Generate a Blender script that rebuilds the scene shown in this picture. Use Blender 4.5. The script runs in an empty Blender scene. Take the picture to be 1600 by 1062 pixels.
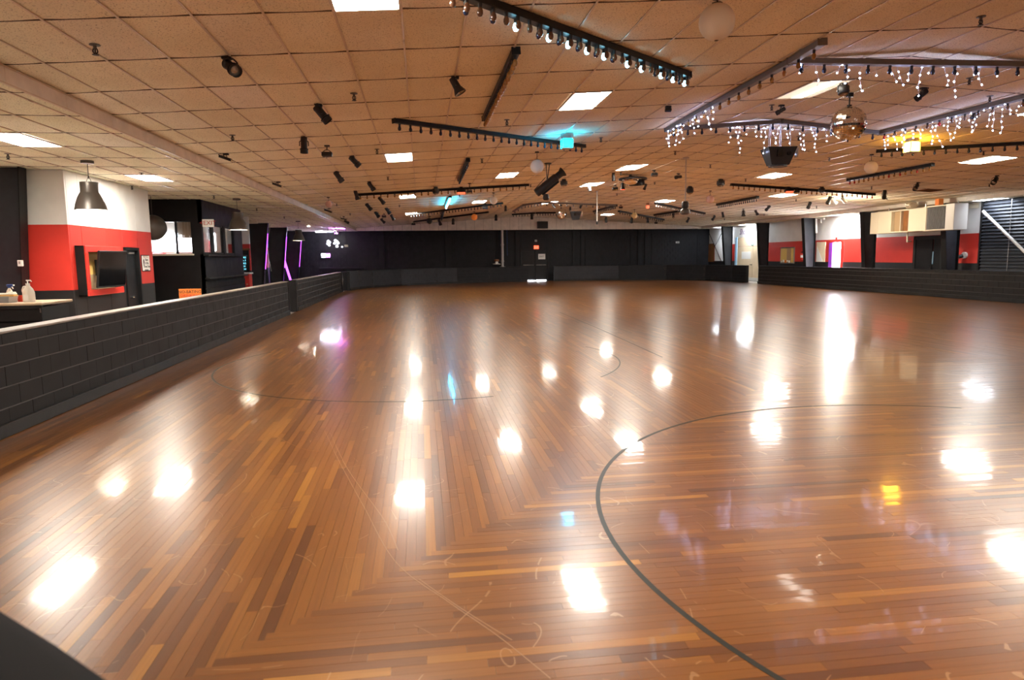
import bpy, bmesh, math, random
from mathutils import Vector, Matrix
random.seed(7)
SC = bpy.context.scene
COL = SC.collection
PI = math.pi

# ------------------------------------------------------------------ camera
FPX, PITCH, YAW, ROLL, EYE = 1056.56, .1222, .1316, -.0119, 1.66
_cp, _sp, _cy, _sy = math.cos(PITCH), math.sin(PITCH), math.cos(YAW), math.sin(YAW)
CF = Vector((_sy*_cp, _cy*_cp, -_sp))
_r0 = Vector((_cy, -_sy, 0)); _u0 = _r0.cross(CF)
CR = _r0*math.cos(ROLL) + _u0*math.sin(ROLL)
CU = -_r0*math.sin(ROLL) + _u0*math.cos(ROLL)
CE = Vector((0, 0, EYE))
cam_d = bpy.data.cameras.new('camera'); cam = bpy.data.objects.new('camera', cam_d); COL.objects.link(cam)
cam_d.sensor_width = 36; cam_d.sensor_fit = 'HORIZONTAL'; cam_d.lens = FPX/1600*36
cam_d.clip_start = .05; cam_d.clip_end = 200
m = Matrix((CR, CU, -CF)).transposed().to_4x4(); m.translation = CE
cam.matrix_world = m
cam_d.dof.use_dof = True; cam_d.dof.focus_distance = 10.0; cam_d.dof.aperture_fstop = 2.8
SC.camera = cam
# ------------------------------------------------------------------ world, exposure
w = bpy.data.worlds.new('world'); SC.world = w; w.use_nodes = True
w.node_tree.nodes['Background'].inputs[0].default_value = (.6, .65, .7, 1)
w.node_tree.nodes['Background'].inputs[1].default_value = .02
SC.view_settings.view_transform = 'Standard'; SC.view_settings.look = 'None'
SC.view_settings.exposure = 1.85; SC.view_settings.gamma = 1.0
SC.view_settings.use_curve_mapping = False
PANEL = 26.0            # radiance of the fluorescent diffusers
PANEL_COL = (1.0, .93, .82)

# ------------------------------------------------------------------ room dimensions (metres)
ZL = 3.474                       # low ceilings at both sides
RX, RZ, SL, SR = 6.85, 4.369, .0645, .0581   # ridge of the gabled ceiling, slopes
XB, XR = -4.1675, 19.60          # faces of the side bulkheads
XCL, XCR, HC = -4.006, 18.92, 1.007  # rink curbs
WL, WR = -8.6, 20.5              # outer side walls
DF = 46.6                        # far wall
FY = DF-.62                      # far fascia
YB = -5.0                        # wall behind the camera

# a pixel of the photograph to a point on a plane of the room
def ray(x, y): return CR*((x-800)/FPX) + CU*((531-y)/FPX) + CF
def hz(x, y, z=0.0): d = ray(x, y); return CE + d*((z-EYE)/d.z)
def hX(x, y, X): d = ray(x, y); return CE + d*(X/d.x)
def hY(x, y, Y): d = ray(x, y); return CE + d*(Y/d.y)
def zceil(X): return RZ - (SL*(RX-X) if X < RX else SR*(X-RX))
def hc(x, y, dz=0.0):
    d = ray(x, y); zr = RZ-dz
    t = (zr-SL*RX-EYE)/(d.z-SL*d.x); P = CE+d*t
    if P.x <= RX: return P
    t = (zr+SR*RX-EYE)/(d.z+SR*d.x); return CE+d*t
def depth(P): return (P-CE).dot(CF)
def ppx(P): return depth(P)/FPX          # metres per pixel at a point
def pix(P): d = P-CE; z = d.dot(CF); return (800+FPX*d.dot(CR)/z, 531-FPX*d.dot(CU)/z, z)

# ------------------------------------------------------------------ materials
def mat(name, color=(.5, .5, .5), rough=.5, metal=0.0, emit=None, strength=0.0, coat=0.0, trans=0.0, spec=.5, alpha=1.0):
    M = bpy.data.materials.new(name); M.use_nodes = True
    b = M.node_tree.nodes['Principled BSDF']
    b.inputs['Base Color'].default_value = (*color, 1); b.inputs['Roughness'].default_value = rough
    b.inputs['Metallic'].default_value = metal; b.inputs['Coat Weight'].default_value = coat
    b.inputs['Transmission Weight'].default_value = trans; b.inputs['Specular IOR Level'].default_value = spec
    b.inputs['Alpha'].default_value = alpha
    if emit: b.inputs['Emission Color'].default_value = (*emit, 1); b.inputs['Emission Strength'].default_value = strength
    return M
def nd(M, t, **k):
    n = M.node_tree.nodes.new(t)
    for a, v in k.items(): setattr(n, a, v)
    return n
def lk(M, a, b): M.node_tree.links.new(a, b)
def ramp(M, fac, stops):
    r = nd(M, 'ShaderNodeValToRGB'); e = r.color_ramp.elements
    while len(e) < len(stops): e.new(.5)
    for el, (p, c) in zip(e, stops): el.position = p; el.color = (*c, 1)
    lk(M, fac, r.inputs[0]); return r.outputs[0]
def math_(M, op, a, b=None, c=None):
    n = nd(M, 'ShaderNodeMath', operation=op)
    for i, v in enumerate((a, b, c)):
        if v is None: continue
        if isinstance(v, (int, float)): n.inputs[i].default_value = v
        else: lk(M, v, n.inputs[i])
    return n.outputs[0]
def mixc(M, fac, a, b, blend='MIX'):
    n = nd(M, 'ShaderNodeMix', data_type='RGBA', blend_type=blend)
    for i, v in ((0, fac), (6, a), (7, b)):
        if isinstance(v, (int, float)): n.inputs[i].default_value = v
        elif isinstance(v, tuple): n.inputs[i].default_value = (*v, 1)
        else: lk(M, v, n.inputs[i])
    return n.outputs[2]
def noise(M, vec, scale, detail=3, rough=.55):
    n = nd(M, 'ShaderNodeTexNoise'); n.inputs['Scale'].default_value = scale
    n.inputs['Detail'].default_value = detail; n.inputs['Roughness'].default_value = rough
    if vec is not None: lk(M, vec, n.inputs['Vector'])
    return n.outputs[0]
def mapping(M, vec, scale=(1, 1, 1), rot=(0, 0, 0)):
    n = nd(M, 'ShaderNodeMapping'); n.inputs['Scale'].default_value = scale; n.inputs['Rotation'].default_value = rot
    lk(M, vec, n.inputs[0]); return n.outputs[0]
def bump(M, h, strength, dist=.01):
    n = nd(M, 'ShaderNodeBump'); n.inputs['Strength'].default_value = strength; n.inputs['Distance'].default_value = dist
    lk(M, h, n.inputs['Height']); return n.outputs[0]
def bsdf(M): return M.node_tree.nodes['Principled BSDF']
def pos(M): return nd(M, 'ShaderNodeNewGeometry').outputs['Position']

# --- rink floor planks: tone per plank, grain along the plank, fine scratches
def floor_material():
    M = mat('maple_floor', rough=.285, coat=.6, spec=.42); b = bsdf(M)
    tone = nd(M, 'ShaderNodeAttribute', attribute_name='tone').outputs['Fac']
    uv = nd(M, 'ShaderNodeUVMap').outputs[0]; p = pos(M)
    base = ramp(M, tone, [(0, (.100, .032, .007)), (.3, (.172, .058, .010)), (.62, (.232, .083, .0128)), (.88, (.315, .122, .017)), (1, (.42, .18, .024))])
    grain = noise(M, mapping(M, uv, (2.2, 70, 1)), 1.0, 5, .65)
    base = mixc(M, math_(M, 'MULTIPLY', math_(M, 'SUBTRACT', grain, .35), .9), base, (.05, .02, .009), 'MIX')
    wear = noise(M, p, .55, 4, .6)
    base = mixc(M, ramp(M, wear, [(.42, (0, 0, 0)), (.75, (.2, .2, .2))]), base, (.20, .10, .05))
    # hair-thin pale scratches: contour lines of stretched noises, broken up by a mask
    s = None
    for sc, st, rz, wd in ((.9, (1, .45, 1), .5, .0035), (1.5, (.5, 1, 1), -.4, .004), (2.6, (1, .6, 1), 1.1, .005)):
        n = noise(M, mapping(M, p, st, (0, 0, rz)), sc, 1, .4)
        l = math_(M, 'LESS_THAN', math_(M, 'ABSOLUTE', math_(M, 'SUBTRACT', n, .5)), wd*.35)
        k = math_(M, 'GREATER_THAN', noise(M, p, 1.7+sc, 2), .56)
        l = math_(M, 'MULTIPLY', l, k); s = l if s is None else math_(M, 'MAXIMUM', s, l)
    base = mixc(M, math_(M, 'MULTIPLY', s, .45), base, (.46, .27, .14))
    lk(M, base, b.inputs['Base Color'])
    cr = math_(M, 'MULTIPLY_ADD', noise(M, p, 1.1, 4), .11, .012)
    lk(M, cr, b.inputs['Coat Roughness']); b.inputs['Coat IOR'].default_value = 1.24
    wav = noise(M, mapping(M, uv, (3, 14, 1)), 1.0, 2)
    nb = bump(M, wav, .10, .004); lk(M, nb, b.inputs['Coat Normal']); lk(M, nb, b.inputs['Normal'])
    return M
# --- mineral-fibre ceiling tile with fissures; tint per tile
def tile_material():
    M = mat('ceiling_tile', rough=.95, spec=.1); b = bsdf(M); p = pos(M)
    t1 = nd(M, 'ShaderNodeAttribute', attribute_name='tint').outputs['Color']
    t2 = nd(M, 'ShaderNodeObjectInfo').outputs['Color']
    c = mixc(M, 1.0, t1, t2, 'MULTIPLY')
    sp = ramp(M, noise(M, p, 62, 2, .7), [(.30, (.42, .38, .34)), (.44, (1, 1, 1))])
    st = ramp(M, noise(M, p, .8, 3), [(.35, (.92, .90, .86)), (.6, (1, 1, 1))])
    c = mixc(M, 1.0, c, sp, 'MULTIPLY'); c = mixc(M, 1.0, c, st, 'MULTIPLY')
    lk(M, c, b.inputs['Base Color'])
    lk(M, bump(M, noise(M, p, 60, 3), .25, .004), b.inputs['Normal']); return M
# --- painted masonry: black paint with slight roller relief
def paint(name, col, rough=.45, var=.35, bscale=90, bstr=.25, coat=0, spec=.5):
    M = mat(name, col, rough, coat=coat, spec=.22 if max(col) < .06 else spec); b = bsdf(M); p = pos(M)
    n = noise(M, p, 3.0, 4)
    dark = tuple(v*(1-var) for v in col); lite = tuple(min(1, v*(1+var)) for v in col)
    lk(M, ramp(M, n, [(.3, dark), (.7, lite)]), b.inputs['Base Color'])
    lk(M, bump(M, noise(M, p, bscale, 3), bstr, .004), b.inputs['Normal'])
    lk(M, math_(M, 'MULTIPLY_ADD', n, .3, rough-.15), b.inputs['Roughness']); return M
# --- wall painted in three bands (white over red over black)
def bands(name, zr, zw, course=True, white=(.78, .77, .74), red=(.62, .035, .022), black=(.012, .012, .0125)):
    M = mat(name, rough=.5); b = bsdf(M); p = pos(M)
    z = nd(M, 'ShaderNodeSeparateXYZ'); lk(M, p, z.inputs[0])
    c = mixc(M, math_(M, 'GREATER_THAN', z.outputs[2], zr), black, red)
    c = mixc(M, math_(M, 'GREATER_THAN', z.outputs[2], zw), c, white)
    n = ramp(M, noise(M, p, 1.6, 3), [(.3, (.88, .88, .88)), (.65, (1, 1, 1))])
    lk(M, mixc(M, 1.0, c, n, 'MULTIPLY'), b.inputs['Base Color'])
    h = noise(M, p, 60, 3)
    if course:
        f = math_(M, 'FRACT', math_(M, 'DIVIDE', z.outputs[2], .19))
        h = math_(M, 'ADD', math_(M, 'MULTIPLY', math_(M, 'GREATER_THAN', f, .07), 2.0), h)
    lk(M, bump(M, h, .35, .006), b.inputs['Normal']); return M

MM = dict(
    subfloor=mat('stained_subfloor', (.22, .078, .016), .4),
    floor=floor_material(), tile=tile_material(),
    runner=paint('grid_paint', (.66, .54, .41), .32, .1, 30, .05), jointshade=mat('tile_edge_shadow_gap', (.10, .068, .045), .8),
    plenum=mat('plenum_dark', (.012, .011, .01), .9),
    concrete=paint('grey_lobby_concrete', (.42, .38, .33), .35, .25, 40, .1),
    block=paint('black_block_paint', (.0098, .0088, .0084), .55, .3, 120, .5),
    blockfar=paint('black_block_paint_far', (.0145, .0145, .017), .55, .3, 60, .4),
    jointlight=mat('joint_highlight_grey', (.115, .10, .095), .8),  # lighter grey stands in for light caught on the joint ledges
    curbgrey=paint('charcoal_and_lit_grey', (.030, .031, .036), .45, .15, 60, .3),
    plinth=paint('scuffed_black_board', (.015, .0145, .014), .42, .5, 14, .3),
    cap=paint('worn_cap', (.24, .20, .17), .42, .5, 25, .2),
    capdark=paint('black_cap', (.013, .013, .0145), .35, .3, 30, .2),
    bulk=paint('bulkhead_panel', (.80, .73, .65), .85, .12, 50, .2),
    bandL=bands('banded_wall_paint_near', 1.10, 2.405, False), bandR=bands('banded_wall_paint', 1.22, 2.33),
    black=paint('satin_black_metal', (.010, .010, .0105), .42, .2, 60, .05),
    can=mat('lamp_black', (.014, .014, .015), .45), blackrough=mat('matt_black', (.012, .012, .013), .7),
    column=paint('charcoal_column_paint', (.028, .029, .034), .42, .2, 30, .1),
    lens=mat('lens_glass', (.35, .3, .25), .08, metal=.7), warm=mat('warm_lens', (.9, .6, .3), .2, emit=(1, .6, .35), strength=.12),
    white=mat('white_plastic', (.75, .74, .7), .4), cream=mat('cream_sheet_metal', (.72, .66, .52), .45),
    steel=mat('galvanised_steel', (.42, .41, .4), .35, metal=.8), chrome=mat('chrome', (.8, .8, .8), .12, metal=1),
    panel=mat('fluorescent_diffuser', (.9, .9, .9), .4, emit=PANEL_COL, strength=PANEL),
    paneldim=mat('failing_diffuser', (.62, .54, .44), .5, emit=(1, .8, .6), strength=.25),
    tube=mat('fluorescent_tube', (.9, .9, .9), .4, emit=PANEL_COL, strength=5),
    panelbright=mat('bright_cool_diffuser', (.9, .9, .9), .4, emit=(.88, .94, 1), strength=PANEL*1.5),
    panelsoft=mat('aged_cool_diffuser', (.9, .9, .9), .4, emit=(.80, .88, 1), strength=PANEL*.4),
    panelcool=mat('cool_diffuser', (.9, .9, .9), .4, emit=(.86, .93, 1), strength=PANEL*.9),
    frame=mat('light_frame_white', (.7, .66, .6), .5),
    shade=mat('bronze_shade', (.115, .10, .088), .38, metal=.55), shadein=mat('white_shade_inside', (.8, .78, .72), .5),
    lamp=mat('lamp_glow', (1, 1, 1), .4, emit=(1, .9, .74), strength=130),
    red=paint('red_gloss', (.62, .035, .022), .38, .08, 30, .03), redlit=mat('red_glow', (.7, .05, .03), .4, emit=(1, .10, .04), strength=.7),
    yellow=mat('yellow_wall', (.72, .50, .14), .6), tan=mat('tan_board', (.42, .29, .16), .6), brown=paint('brown_panel', (.22, .085, .022), .5, .3, 8, .1),
    door=paint('black_door', (.013, .013, .0145), .4, .2, 40, .05), doortan=paint('tan_door', (.78, .62, .42), .45, .05, 20, .03),
    screen=mat('screen_black', (.006, .006, .007), .12), glass=mat('window_glass', (.75, .8, .82), .04, trans=.9, alpha=.15),
    paper=mat('paper_white', (.82, .80, .76), .8), papertan=mat('lantern_paper', (.78, .70, .58), .85), orange=mat('orange_sign', (.80, .22, .035), .5),
    lanternor=mat('orange_lantern', (.75, .20, .04), .7, emit=(1, .3, .05), strength=.04), lanternyl=mat('yellow_lantern', (.70, .50, .22), .7), lanternpk=mat('pink_lantern', (.70, .45, .38), .7),
    ink=mat('black_ink', (.01, .01, .01), .6), inkred=mat('red_ink', (.6, .03, .02), .5), inkgreen=mat('green_ink', (.02, .25, .13), .5), inkpurple=mat('purple_ink', (.10, .02, .16), .5),
    exitface=mat('exit_sign_face', (.85, .8, .7), .4, emit=(1, .85, .7), strength=.06),
    mirror=mat('mirror_tile', (.86, .80, .70), .06, metal=1.0),
    bulbnavy=mat('navy_bulb', (.008, .018, .05), .12, coat=.6), bulbamber=mat('amber_bulb', (.35, .16, .035), .15, coat=.6), bulbbrown=mat('brown_bulb', (.14, .065, .035), .2, coat=.5),
    bulbred=mat('red_bulb', (.45, .02, .015), .15, coat=.6), bulbwhite=mat('pearl_bulb', (.7, .75, .8), .2, coat=.5),
    bulblit=mat('lit_bulb', (1, 1, 1), .3, emit=(.3, .78, 1), strength=5), socket=mat('bulb_socket', (.012, .012, .012), .5),
    led=mat('icicle_led', (1, 1, 1), .3, emit=(.52, .62, 1), strength=18), wire=mat('white_wire', (.72, .70, .72), .5),
    greychan=paint('grey_channel', (.16, .145, .135), .5, .15, 30, .1),
    cyan=mat('cyan_strobe', (.2, .8, .9), .3, emit=(.0, .55, 1), strength=16), cyantube=mat('cyan_tube', (.8, 1, 1), .3, emit=(.02, .55, 1), strength=22),
    amber=mat('amber_strobe', (1, .8, .4), .3, emit=(1, .46, .03), strength=16), purple=mat('purple_light_glow', (.6, .2, .9), .3, emit=(.48, .06, 1), strength=1.6),  # purple glow stands in for light on column edges and brace
    neon=mat('pink_neon', (1, .8, 1), .3, emit=(.72, .22, 1), strength=24), uplight=mat('magenta_uplight', (1, .8, 1), .3, emit=(.75, .14, 1), strength=150), slat=paint('shutter_slat_paint', (.034, .037, .045), .4, .1, 30, .05), glow=mat('white_neon', (1, 1, 1), .3, emit=(.72, .78, 1), strength=36),
    dayglow=mat('daylit_opening', (1, 1, 1), .5, emit=(.9, .93, 1), strength=16), menu=mat('menu_screen_text', (.2, .6, .7), .5, emit=(.15, .65, .85), strength=.8),
    blue=mat('blue_paint', (.30, .50, .68), .5), bluegel=mat('blue_gel', (.03, .07, .16), .2), line=mat('black_line_paint', (.014, .016, .012), .45, coat=.15, spec=.25), vinyl=mat('black_vinyl_pad', (.008, .0078, .0085), .75, spec=.12),
    scuff=mat('pale_scuff', (.34, .18, .085), .4, coat=.6), redbox=mat('red_plastic', (.6, .04, .02), .4), bread=mat('tan_foam', (.75, .45, .14), .8),
    bottle=mat('milky_plastic', (.80, .76, .66), .35, coat=.3), bluep=mat('blue_plastic', (.02, .06, .22), .35), galv=mat('grey_tray', (.34, .36, .37), .35, metal=.5),
    counter=paint('beige_worktop', (.52, .38, .25), .35, .25, 15, .05), foil=mat('crinkled_foil', (.8, .76, .66), .25, metal=1), pipew=mat('pale_pipe', (.50, .47, .44), .45),
    darkwin=mat('dark_window', (.10, .12, .15), .1), purp=mat('purple_jamb', (.30, .05, .50), .5), sense=mat('grey_lens', (.12, .2, .22), .2))
# mirror tiles and sheet foil break up the reflection
for k_ in ('foil',):
    M = MM[k_]; lk(M, bump(M, noise(M, pos(M), 14, 4), 1.0, .05), bsdf(M).inputs['Normal'])

# ------------------------------------------------------------------ mesh helpers
class MB:
    def __init__(s): s.v = []; s.f = []; s.mi = []; s.cur = 0; s.attr = []
    def add(s, vs, fs):
        o = len(s.v); s.v += [tuple(v) for v in vs]
        for f in fs: s.f.append(tuple(i+o for i in f)); s.mi.append(s.cur)
        return s
    def hexa(s, p):      # 8 corners: bottom 4 ccw, top 4 ccw
        return s.add(p, [(3, 2, 1, 0), (4, 5, 6, 7), (0, 1, 5, 4), (1, 2, 6, 5), (2, 3, 7, 6), (3, 0, 4, 7)])
    def box(s, c, d, M=None):
        x, y, z = (v/2 for v in d); c = Vector(c)
        p = [Vector(q) for q in ((-x, -y, -z), (x, -y, -z), (x, y, -z), (-x, y, -z), (-x, -y, z), (x, -y, z), (x, y, z), (-x, y, z))]
        if M is not None: p = [M @ q for q in p]
        return s.hexa([c+q for q in p])
    def cbox(s, c, d, b=.006, M=None):   # chamfered box
        x, y, z = (v/2 for v in d); c = Vector(c); vs = []
        for sx in (-1, 1):
            for sy in (-1, 1):
                for sz in (-1, 1):
                    vs += [Vector((sx*(x-b), sy*(y-b), sz*z)), Vector((sx*(x-b), sy*y, sz*(z-b))), Vector((sx*x, sy*(y-b), sz*(z-b)))]
        if M is not None: vs = [M @ q for q in vs]
        I = lambda sx, sy, sz, k: ((sx > 0)*4+(sy > 0)*2+(sz > 0))*3+k
        fs = []
        def q(a): fs.append(tuple(a))
        for t in (-1, 1):
            a = [I(-1, -1, t, 0), I(1, -1, t, 0), I(1, 1, t, 0), I(-1, 1, t, 0)]; q(a if t > 0 else a[::-1])
            a = [I(-1, t, -1, 1), I(1, t, -1, 1), I(1, t, 1, 1), I(-1, t, 1, 1)]; q(a if t < 0 else a[::-1])
            a = [I(t, -1, -1, 2), I(t, 1, -1, 2), I(t, 1, 1, 2), I(t, -1, 1, 2)]; q(a if t > 0 else a[::-1])
        for t in (-1, 1):
            for u in (-1, 1):
                a = [I(-1, t, u, 0), I(1, t, u, 0), I(1, t, u, 1), I(-1, t, u, 1)]; q(a if t*u < 0 else a[::-1])
                a = [I(t, -1, u, 0), I(t, 1, u, 0), I(t, 1, u, 2), I(t, -1, u, 2)]; q(a if t*u > 0 else a[::-1])
                a = [I(t, u, -1, 1), I(t, u, 1, 1), I(t, u, 1, 2), I(t, u, -1, 2)]; q(a if t*u < 0 else a[::-1])
                for r in (-1, 1):
                    a = [I(t, u, r, 0), I(t, u, r, 1), I(t, u, r, 2)]; q(a if t*u*r < 0 else a[::-1])
        return s.add([c+v for v in vs], fs)
    def cyl(s, a, b, r0, r1=None, n=12, caps=True):
        a, b = Vector(a), Vector(b); r1 = r0 if r1 is None else r1
        ax = (b-a).normalized(); u = ax.orthogonal().normalized(); v = ax.cross(u)
        vs = [a+(u*math.cos(2*PI*i/n)+v*math.sin(2*PI*i/n))*r0 for i in range(n)] + [b+(u*math.cos(2*PI*i/n)+v*math.sin(2*PI*i/n))*r1 for i in range(n)]
        fs = [(i, (i+1) % n, n+(i+1) % n, n+i) for i in range(n)]
        if caps: fs += [tuple(range(n))[::-1], tuple(range(n, 2*n))]
        return s.add(vs, fs)
    def lathe(s, prof, n=16, org=(0, 0, 0), ax=(0, 0, 1), close=False):   # prof: (radius, height)
        ax = Vector(ax).normalized(); u = ax.orthogonal().normalized(); v = ax.cross(u); o = Vector(org); vs = []
        for r, h in prof:
            for i in range(n): vs.append(o+ax*h+(u*math.cos(2*PI*i/n)+v*math.sin(2*PI*i/n))*max(r, 1e-4))
        fs = []
        for k in range(len(prof)-1):
            for i in range(n): j = (i+1) % n; fs.append((k*n+i, k*n+j, (k+1)*n+j, (k+1)*n+i))
        if close: fs += [tuple(range(n))[::-1], tuple(range((len(prof)-1)*n, len(prof)*n))]
        return s.add(vs, fs)
    def tube(s, pts, r, n=6):
        for a, b in zip(pts, pts[1:]): s.cyl(a, b, r, r, n)
        return s
    def prism(s, poly, off):    # closed polygon (3D points), extruded by a vector
        n = len(poly); off = Vector(off); a = [Vector(p) for p in poly]
        return s.add(a+[p+off for p in a], [tuple(range(n))[::-1], tuple(range(n, 2*n))]+[(i, (i+1) % n, n+(i+1) % n, n+i) for i in range(n)])
    def mesh(s, name, mats, smooth=None):
        me = bpy.data.meshes.new(name); me.from_pydata(s.v, [], s.f)
        for q in (mats if isinstance(mats, (list, tuple)) else [mats]): me.materials.append(MM[q] if isinstance(q, str) else q)
        if any(s.mi): me.polygons.foreach_set('material_index', s.mi)
        if smooth: me.shade_smooth(); me.set_sharp_from_angle(angle=math.radians(smooth))
        me.update(); return me
    def build(s, name, mats, parent=None, smooth=None, loc=None, kind=None, label=None, org=None):
        if org is not None: o_ = Vector(org); s.v = [tuple(Vector(v)-o_) for v in s.v]
        o = bpy.data.objects.new(name, s.mesh(name, mats, smooth)); COL.objects.link(o)
        if parent is not None: o.parent = parent
        if loc is not None: o.location = loc
        if kind: o['kind'] = kind
        if label: o['label'] = label
        return o
def inst(name, me, parent=None, loc=(0, 0, 0), rot=None, scale=None, M=None):
    o = bpy.data.objects.new(name, me); COL.objects.link(o)
    if parent is not None: o.parent = parent
    if M is not None: o.matrix_local = M
    else:
        o.location = loc
        if rot is not None: o.rotation_euler = rot
        if scale is not None: o.scale = scale
    return o
def tag(o, label, cat, group=None):
    o['label'] = label; o['category'] = cat
    if group: o['group'] = group
    return o
def thing(name, label, cat, loc=(0, 0, 0), group=None, rot=None):
    o = bpy.data.objects.new(name, None); COL.objects.link(o); o.location = loc; o.empty_display_size = .1
    if rot is not None: o.rotation_euler = rot
    return tag(o, label, cat, group)
def struct(o): o['kind'] = 'structure'; return o
def text(s, size, matname, parent, M, name='lettering', ext=.002, shear=0, align='CENTER'):
    c = bpy.data.curves.new(name, 'FONT'); c.body = s; c.size = size; c.extrude = ext; c.shear = shear
    c.align_x = align; c.align_y = 'CENTER'; c.materials.append(MM[matname]); c.resolution_u = 2
    o = bpy.data.objects.new(name, c); COL.objects.link(o)
    if parent is not None: o.parent = parent
    bpy.context.view_layer.update(); me = bpy.data.meshes.new_from_object(o); bpy.data.objects.remove(o); me.name = name
    o = inst(name, me, parent, M=M); return o
def frameM(right, up, o=(0, 0, 0)):
    r = Vector(right).normalized(); u = Vector(up).normalized(); n = r.cross(u)
    M = Matrix((r, u, n)).transposed().to_4x4(); M.translation = Vector(o); return M
ORD = 'nearest second third fourth fifth sixth seventh eighth ninth tenth eleventh twelfth thirteenth fourteenth fifteenth sixteenth seventeenth eighteenth nineteenth twentieth'.split()

# ================================================================== STRUCTURE
# ---- base slab (lobby concrete) and the rink floor
fl = MB(); fl.box(((WL+WR)/2, (YB+DF)/2, -.07), (WR-WL+.6, DF-YB+.6, .1)); struct(fl.build('floor', 'concrete'))
floor = MB(); floor.box(((XCL+XCR)/2, 22.7, -.0195), (XCR-XCL, 46.6, .001)); floor = struct(floor.build('floor', 'subfloor'))
XM = (XCL+XCR)/2; YN = 11.1; YFS = 34.2
PW = .057
def plank_runs():
    def cut(a, b):
        r = []; x = a
        while x < b-.02:
            L = min(max(random.lognormvariate(-.25, .45), .25), 2.2)
            if b-(x+L) < .2: L = b-x
            r.append((x, min(x+L, b))); x += L
        return r
    def tone():
        t = random.gauss(.5, .17)
        if random.random() < .08: t += random.uniform(.15, .4)
        if random.random() < .12: t -= random.uniform(.15, .35)
        return min(max(t, 0), 1)
    out = []
    n = int((XCR-XCL)/PW)
    for i in range(n):                               # boards along the hall
        x = XCL+i*PW; xc = abs(x+PW/2-XM)
        for a, b in cut(YN-xc-.07, YFS+xc+.07): out.append((x, x+PW, a, b, 1, tone()))
    for lo, hi, near in ((-.45, YN, True), (YFS, 45.8, False)):   # boards across the hall at both ends
        for i in range(int((hi-lo)/PW)+1):
            y = lo+i*PW; hw = (YN-y) if near else (y-YFS)
            hw = min(hw, XM-XCL)
            if hw < .1: continue
            for a, b in cut(XM-hw, XM+hw): out.append((a, b, y, y+PW, 0, tone()))
    return out
def plank_geo(p, V, F, UV, T):
    x0, x1, y0, y1, along, t = p; g = .0006; o = len(V)
    x0 += g; x1 -= g; y0 += g; y1 -= g; fl_ = min(1, 9/max(abs(y0), 1)); h = random.uniform(-.0002, .0002)*fl_+(0 if along else .0006)
    dx = random.uniform(-.0002, .0002)*fl_*(1 if along else .6); dy = random.uniform(-.0002, .0002)*fl_*(.6 if along else 1)
    z = (h-dx-dy, h+dx-dy, h+dx+dy, h-dx+dy)
    V += [(x0, y0, -.018), (x1, y0, -.018), (x1, y1, -.018), (x0, y1, -.018), (x0, y0, z[0]), (x1, y0, z[1]), (x1, y1, z[2]), (x0, y1, z[3])]
    F += [(o+4, o+5, o+6, o+7), (o, o+1, o+5, o+4), (o+1, o+2, o+6, o+5), (o+2, o+3, o+7, o+6), (o+3, o, o+4, o+7)]
    a, b = random.uniform(0, 50), random.uniform(0, 50)
    if along: q = [(a, b), (a, b+x1-x0), (a+y1-y0, b+x1-x0), (a+y1-y0, b)]
    else: q = [(a, b), (a+x1-x0, b), (a+x1-x0, b+y1-y0), (a, b+y1-y0)]
    UV += q+[(a, b)]*16; T += [t]*5
def plank_mesh(ps, name):
    V, F, UV, T = [], [], [], []
    for p in ps: plank_geo(p, V, F, UV, T)
    me = bpy.data.meshes.new(name); me.from_pydata(V, [], F); me.materials.append(MM['floor'])
    u = me.uv_layers.new(name='UVMap'); u.data.foreach_set('uv', [c for q in UV for c in q])
    a = me.attributes.new('tone', 'FLOAT', 'FACE'); a.data.foreach_set('value', T); me.update(); return me
def shown_px(p):     # how many pixels of the photograph a plank covers
    cs = [pix(Vector((x, y, 0))) for x, y in ((p[0], p[2]), (p[1], p[2]), (p[1], p[3]), (p[0], p[3]))]
    if any(c[2] < .3 for c in cs): return 0
    cx = sum(c[0] for c in cs)/4; cy = sum(c[1] for c in cs)/4
    if not (-10 < cx < 1610 and cy < 1072): return 0
    return abs(sum(cs[i][0]*cs[(i+1) % 4][1]-cs[(i+1) % 4][0]*cs[i][1] for i in range(4)))/2
planks = plank_runs(); planks.sort(key=shown_px, reverse=True)
for p in planks[:300]:
    inst('plank', plank_mesh([p], 'plank'), floor)
rest = inst('plank_field', plank_mesh(planks[300:], 'plank_field'), floor); rest['kind'] = 'stuff'

def strip(pts, wd, name, matname, z=.0016):
    b = MB(); pts = [Vector((p[0], p[1], 0)) for p in pts]; L = []
    for i, p in enumerate(pts):
        d = (pts[min(i+1, len(pts)-1)]-pts[max(i-1, 0)]).normalized(); n = Vector((-d.y, d.x, 0))*wd/2
        L.append((p+n, p-n))
    for (a, c), (e, g) in zip(L, L[1:]):
        b.hexa([Vector((v.x, v.y, .0004)) for v in (a, c, g, e)]+[Vector((v.x, v.y, z)) for v in (a, c, g, e)])
    return b.build(name, matname, floor)
def arc(cx, cy, r, a0, a1, n=64): return [(cx+r*math.cos(math.radians(a0+(a1-a0)*i/n)), cy+r*math.sin(math.radians(a0+(a1-a0)*i/n))) for i in range(n+1)]
strip(arc(4.21, 3.62, 3.14, 62, 232), .030, 'painted_circle', 'line')
strip(arc(0, 11.0, 3.16, 150, 285), .026, 'painted_circle', 'line')
strip(arc(0, 11.0, 3.16, -40, 20), .02, 'painted_circle', 'line')
strip([hz(875, 488), hz(940, 515), hz(1035, 558)], .022, 'painted_line', 'line')
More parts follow.
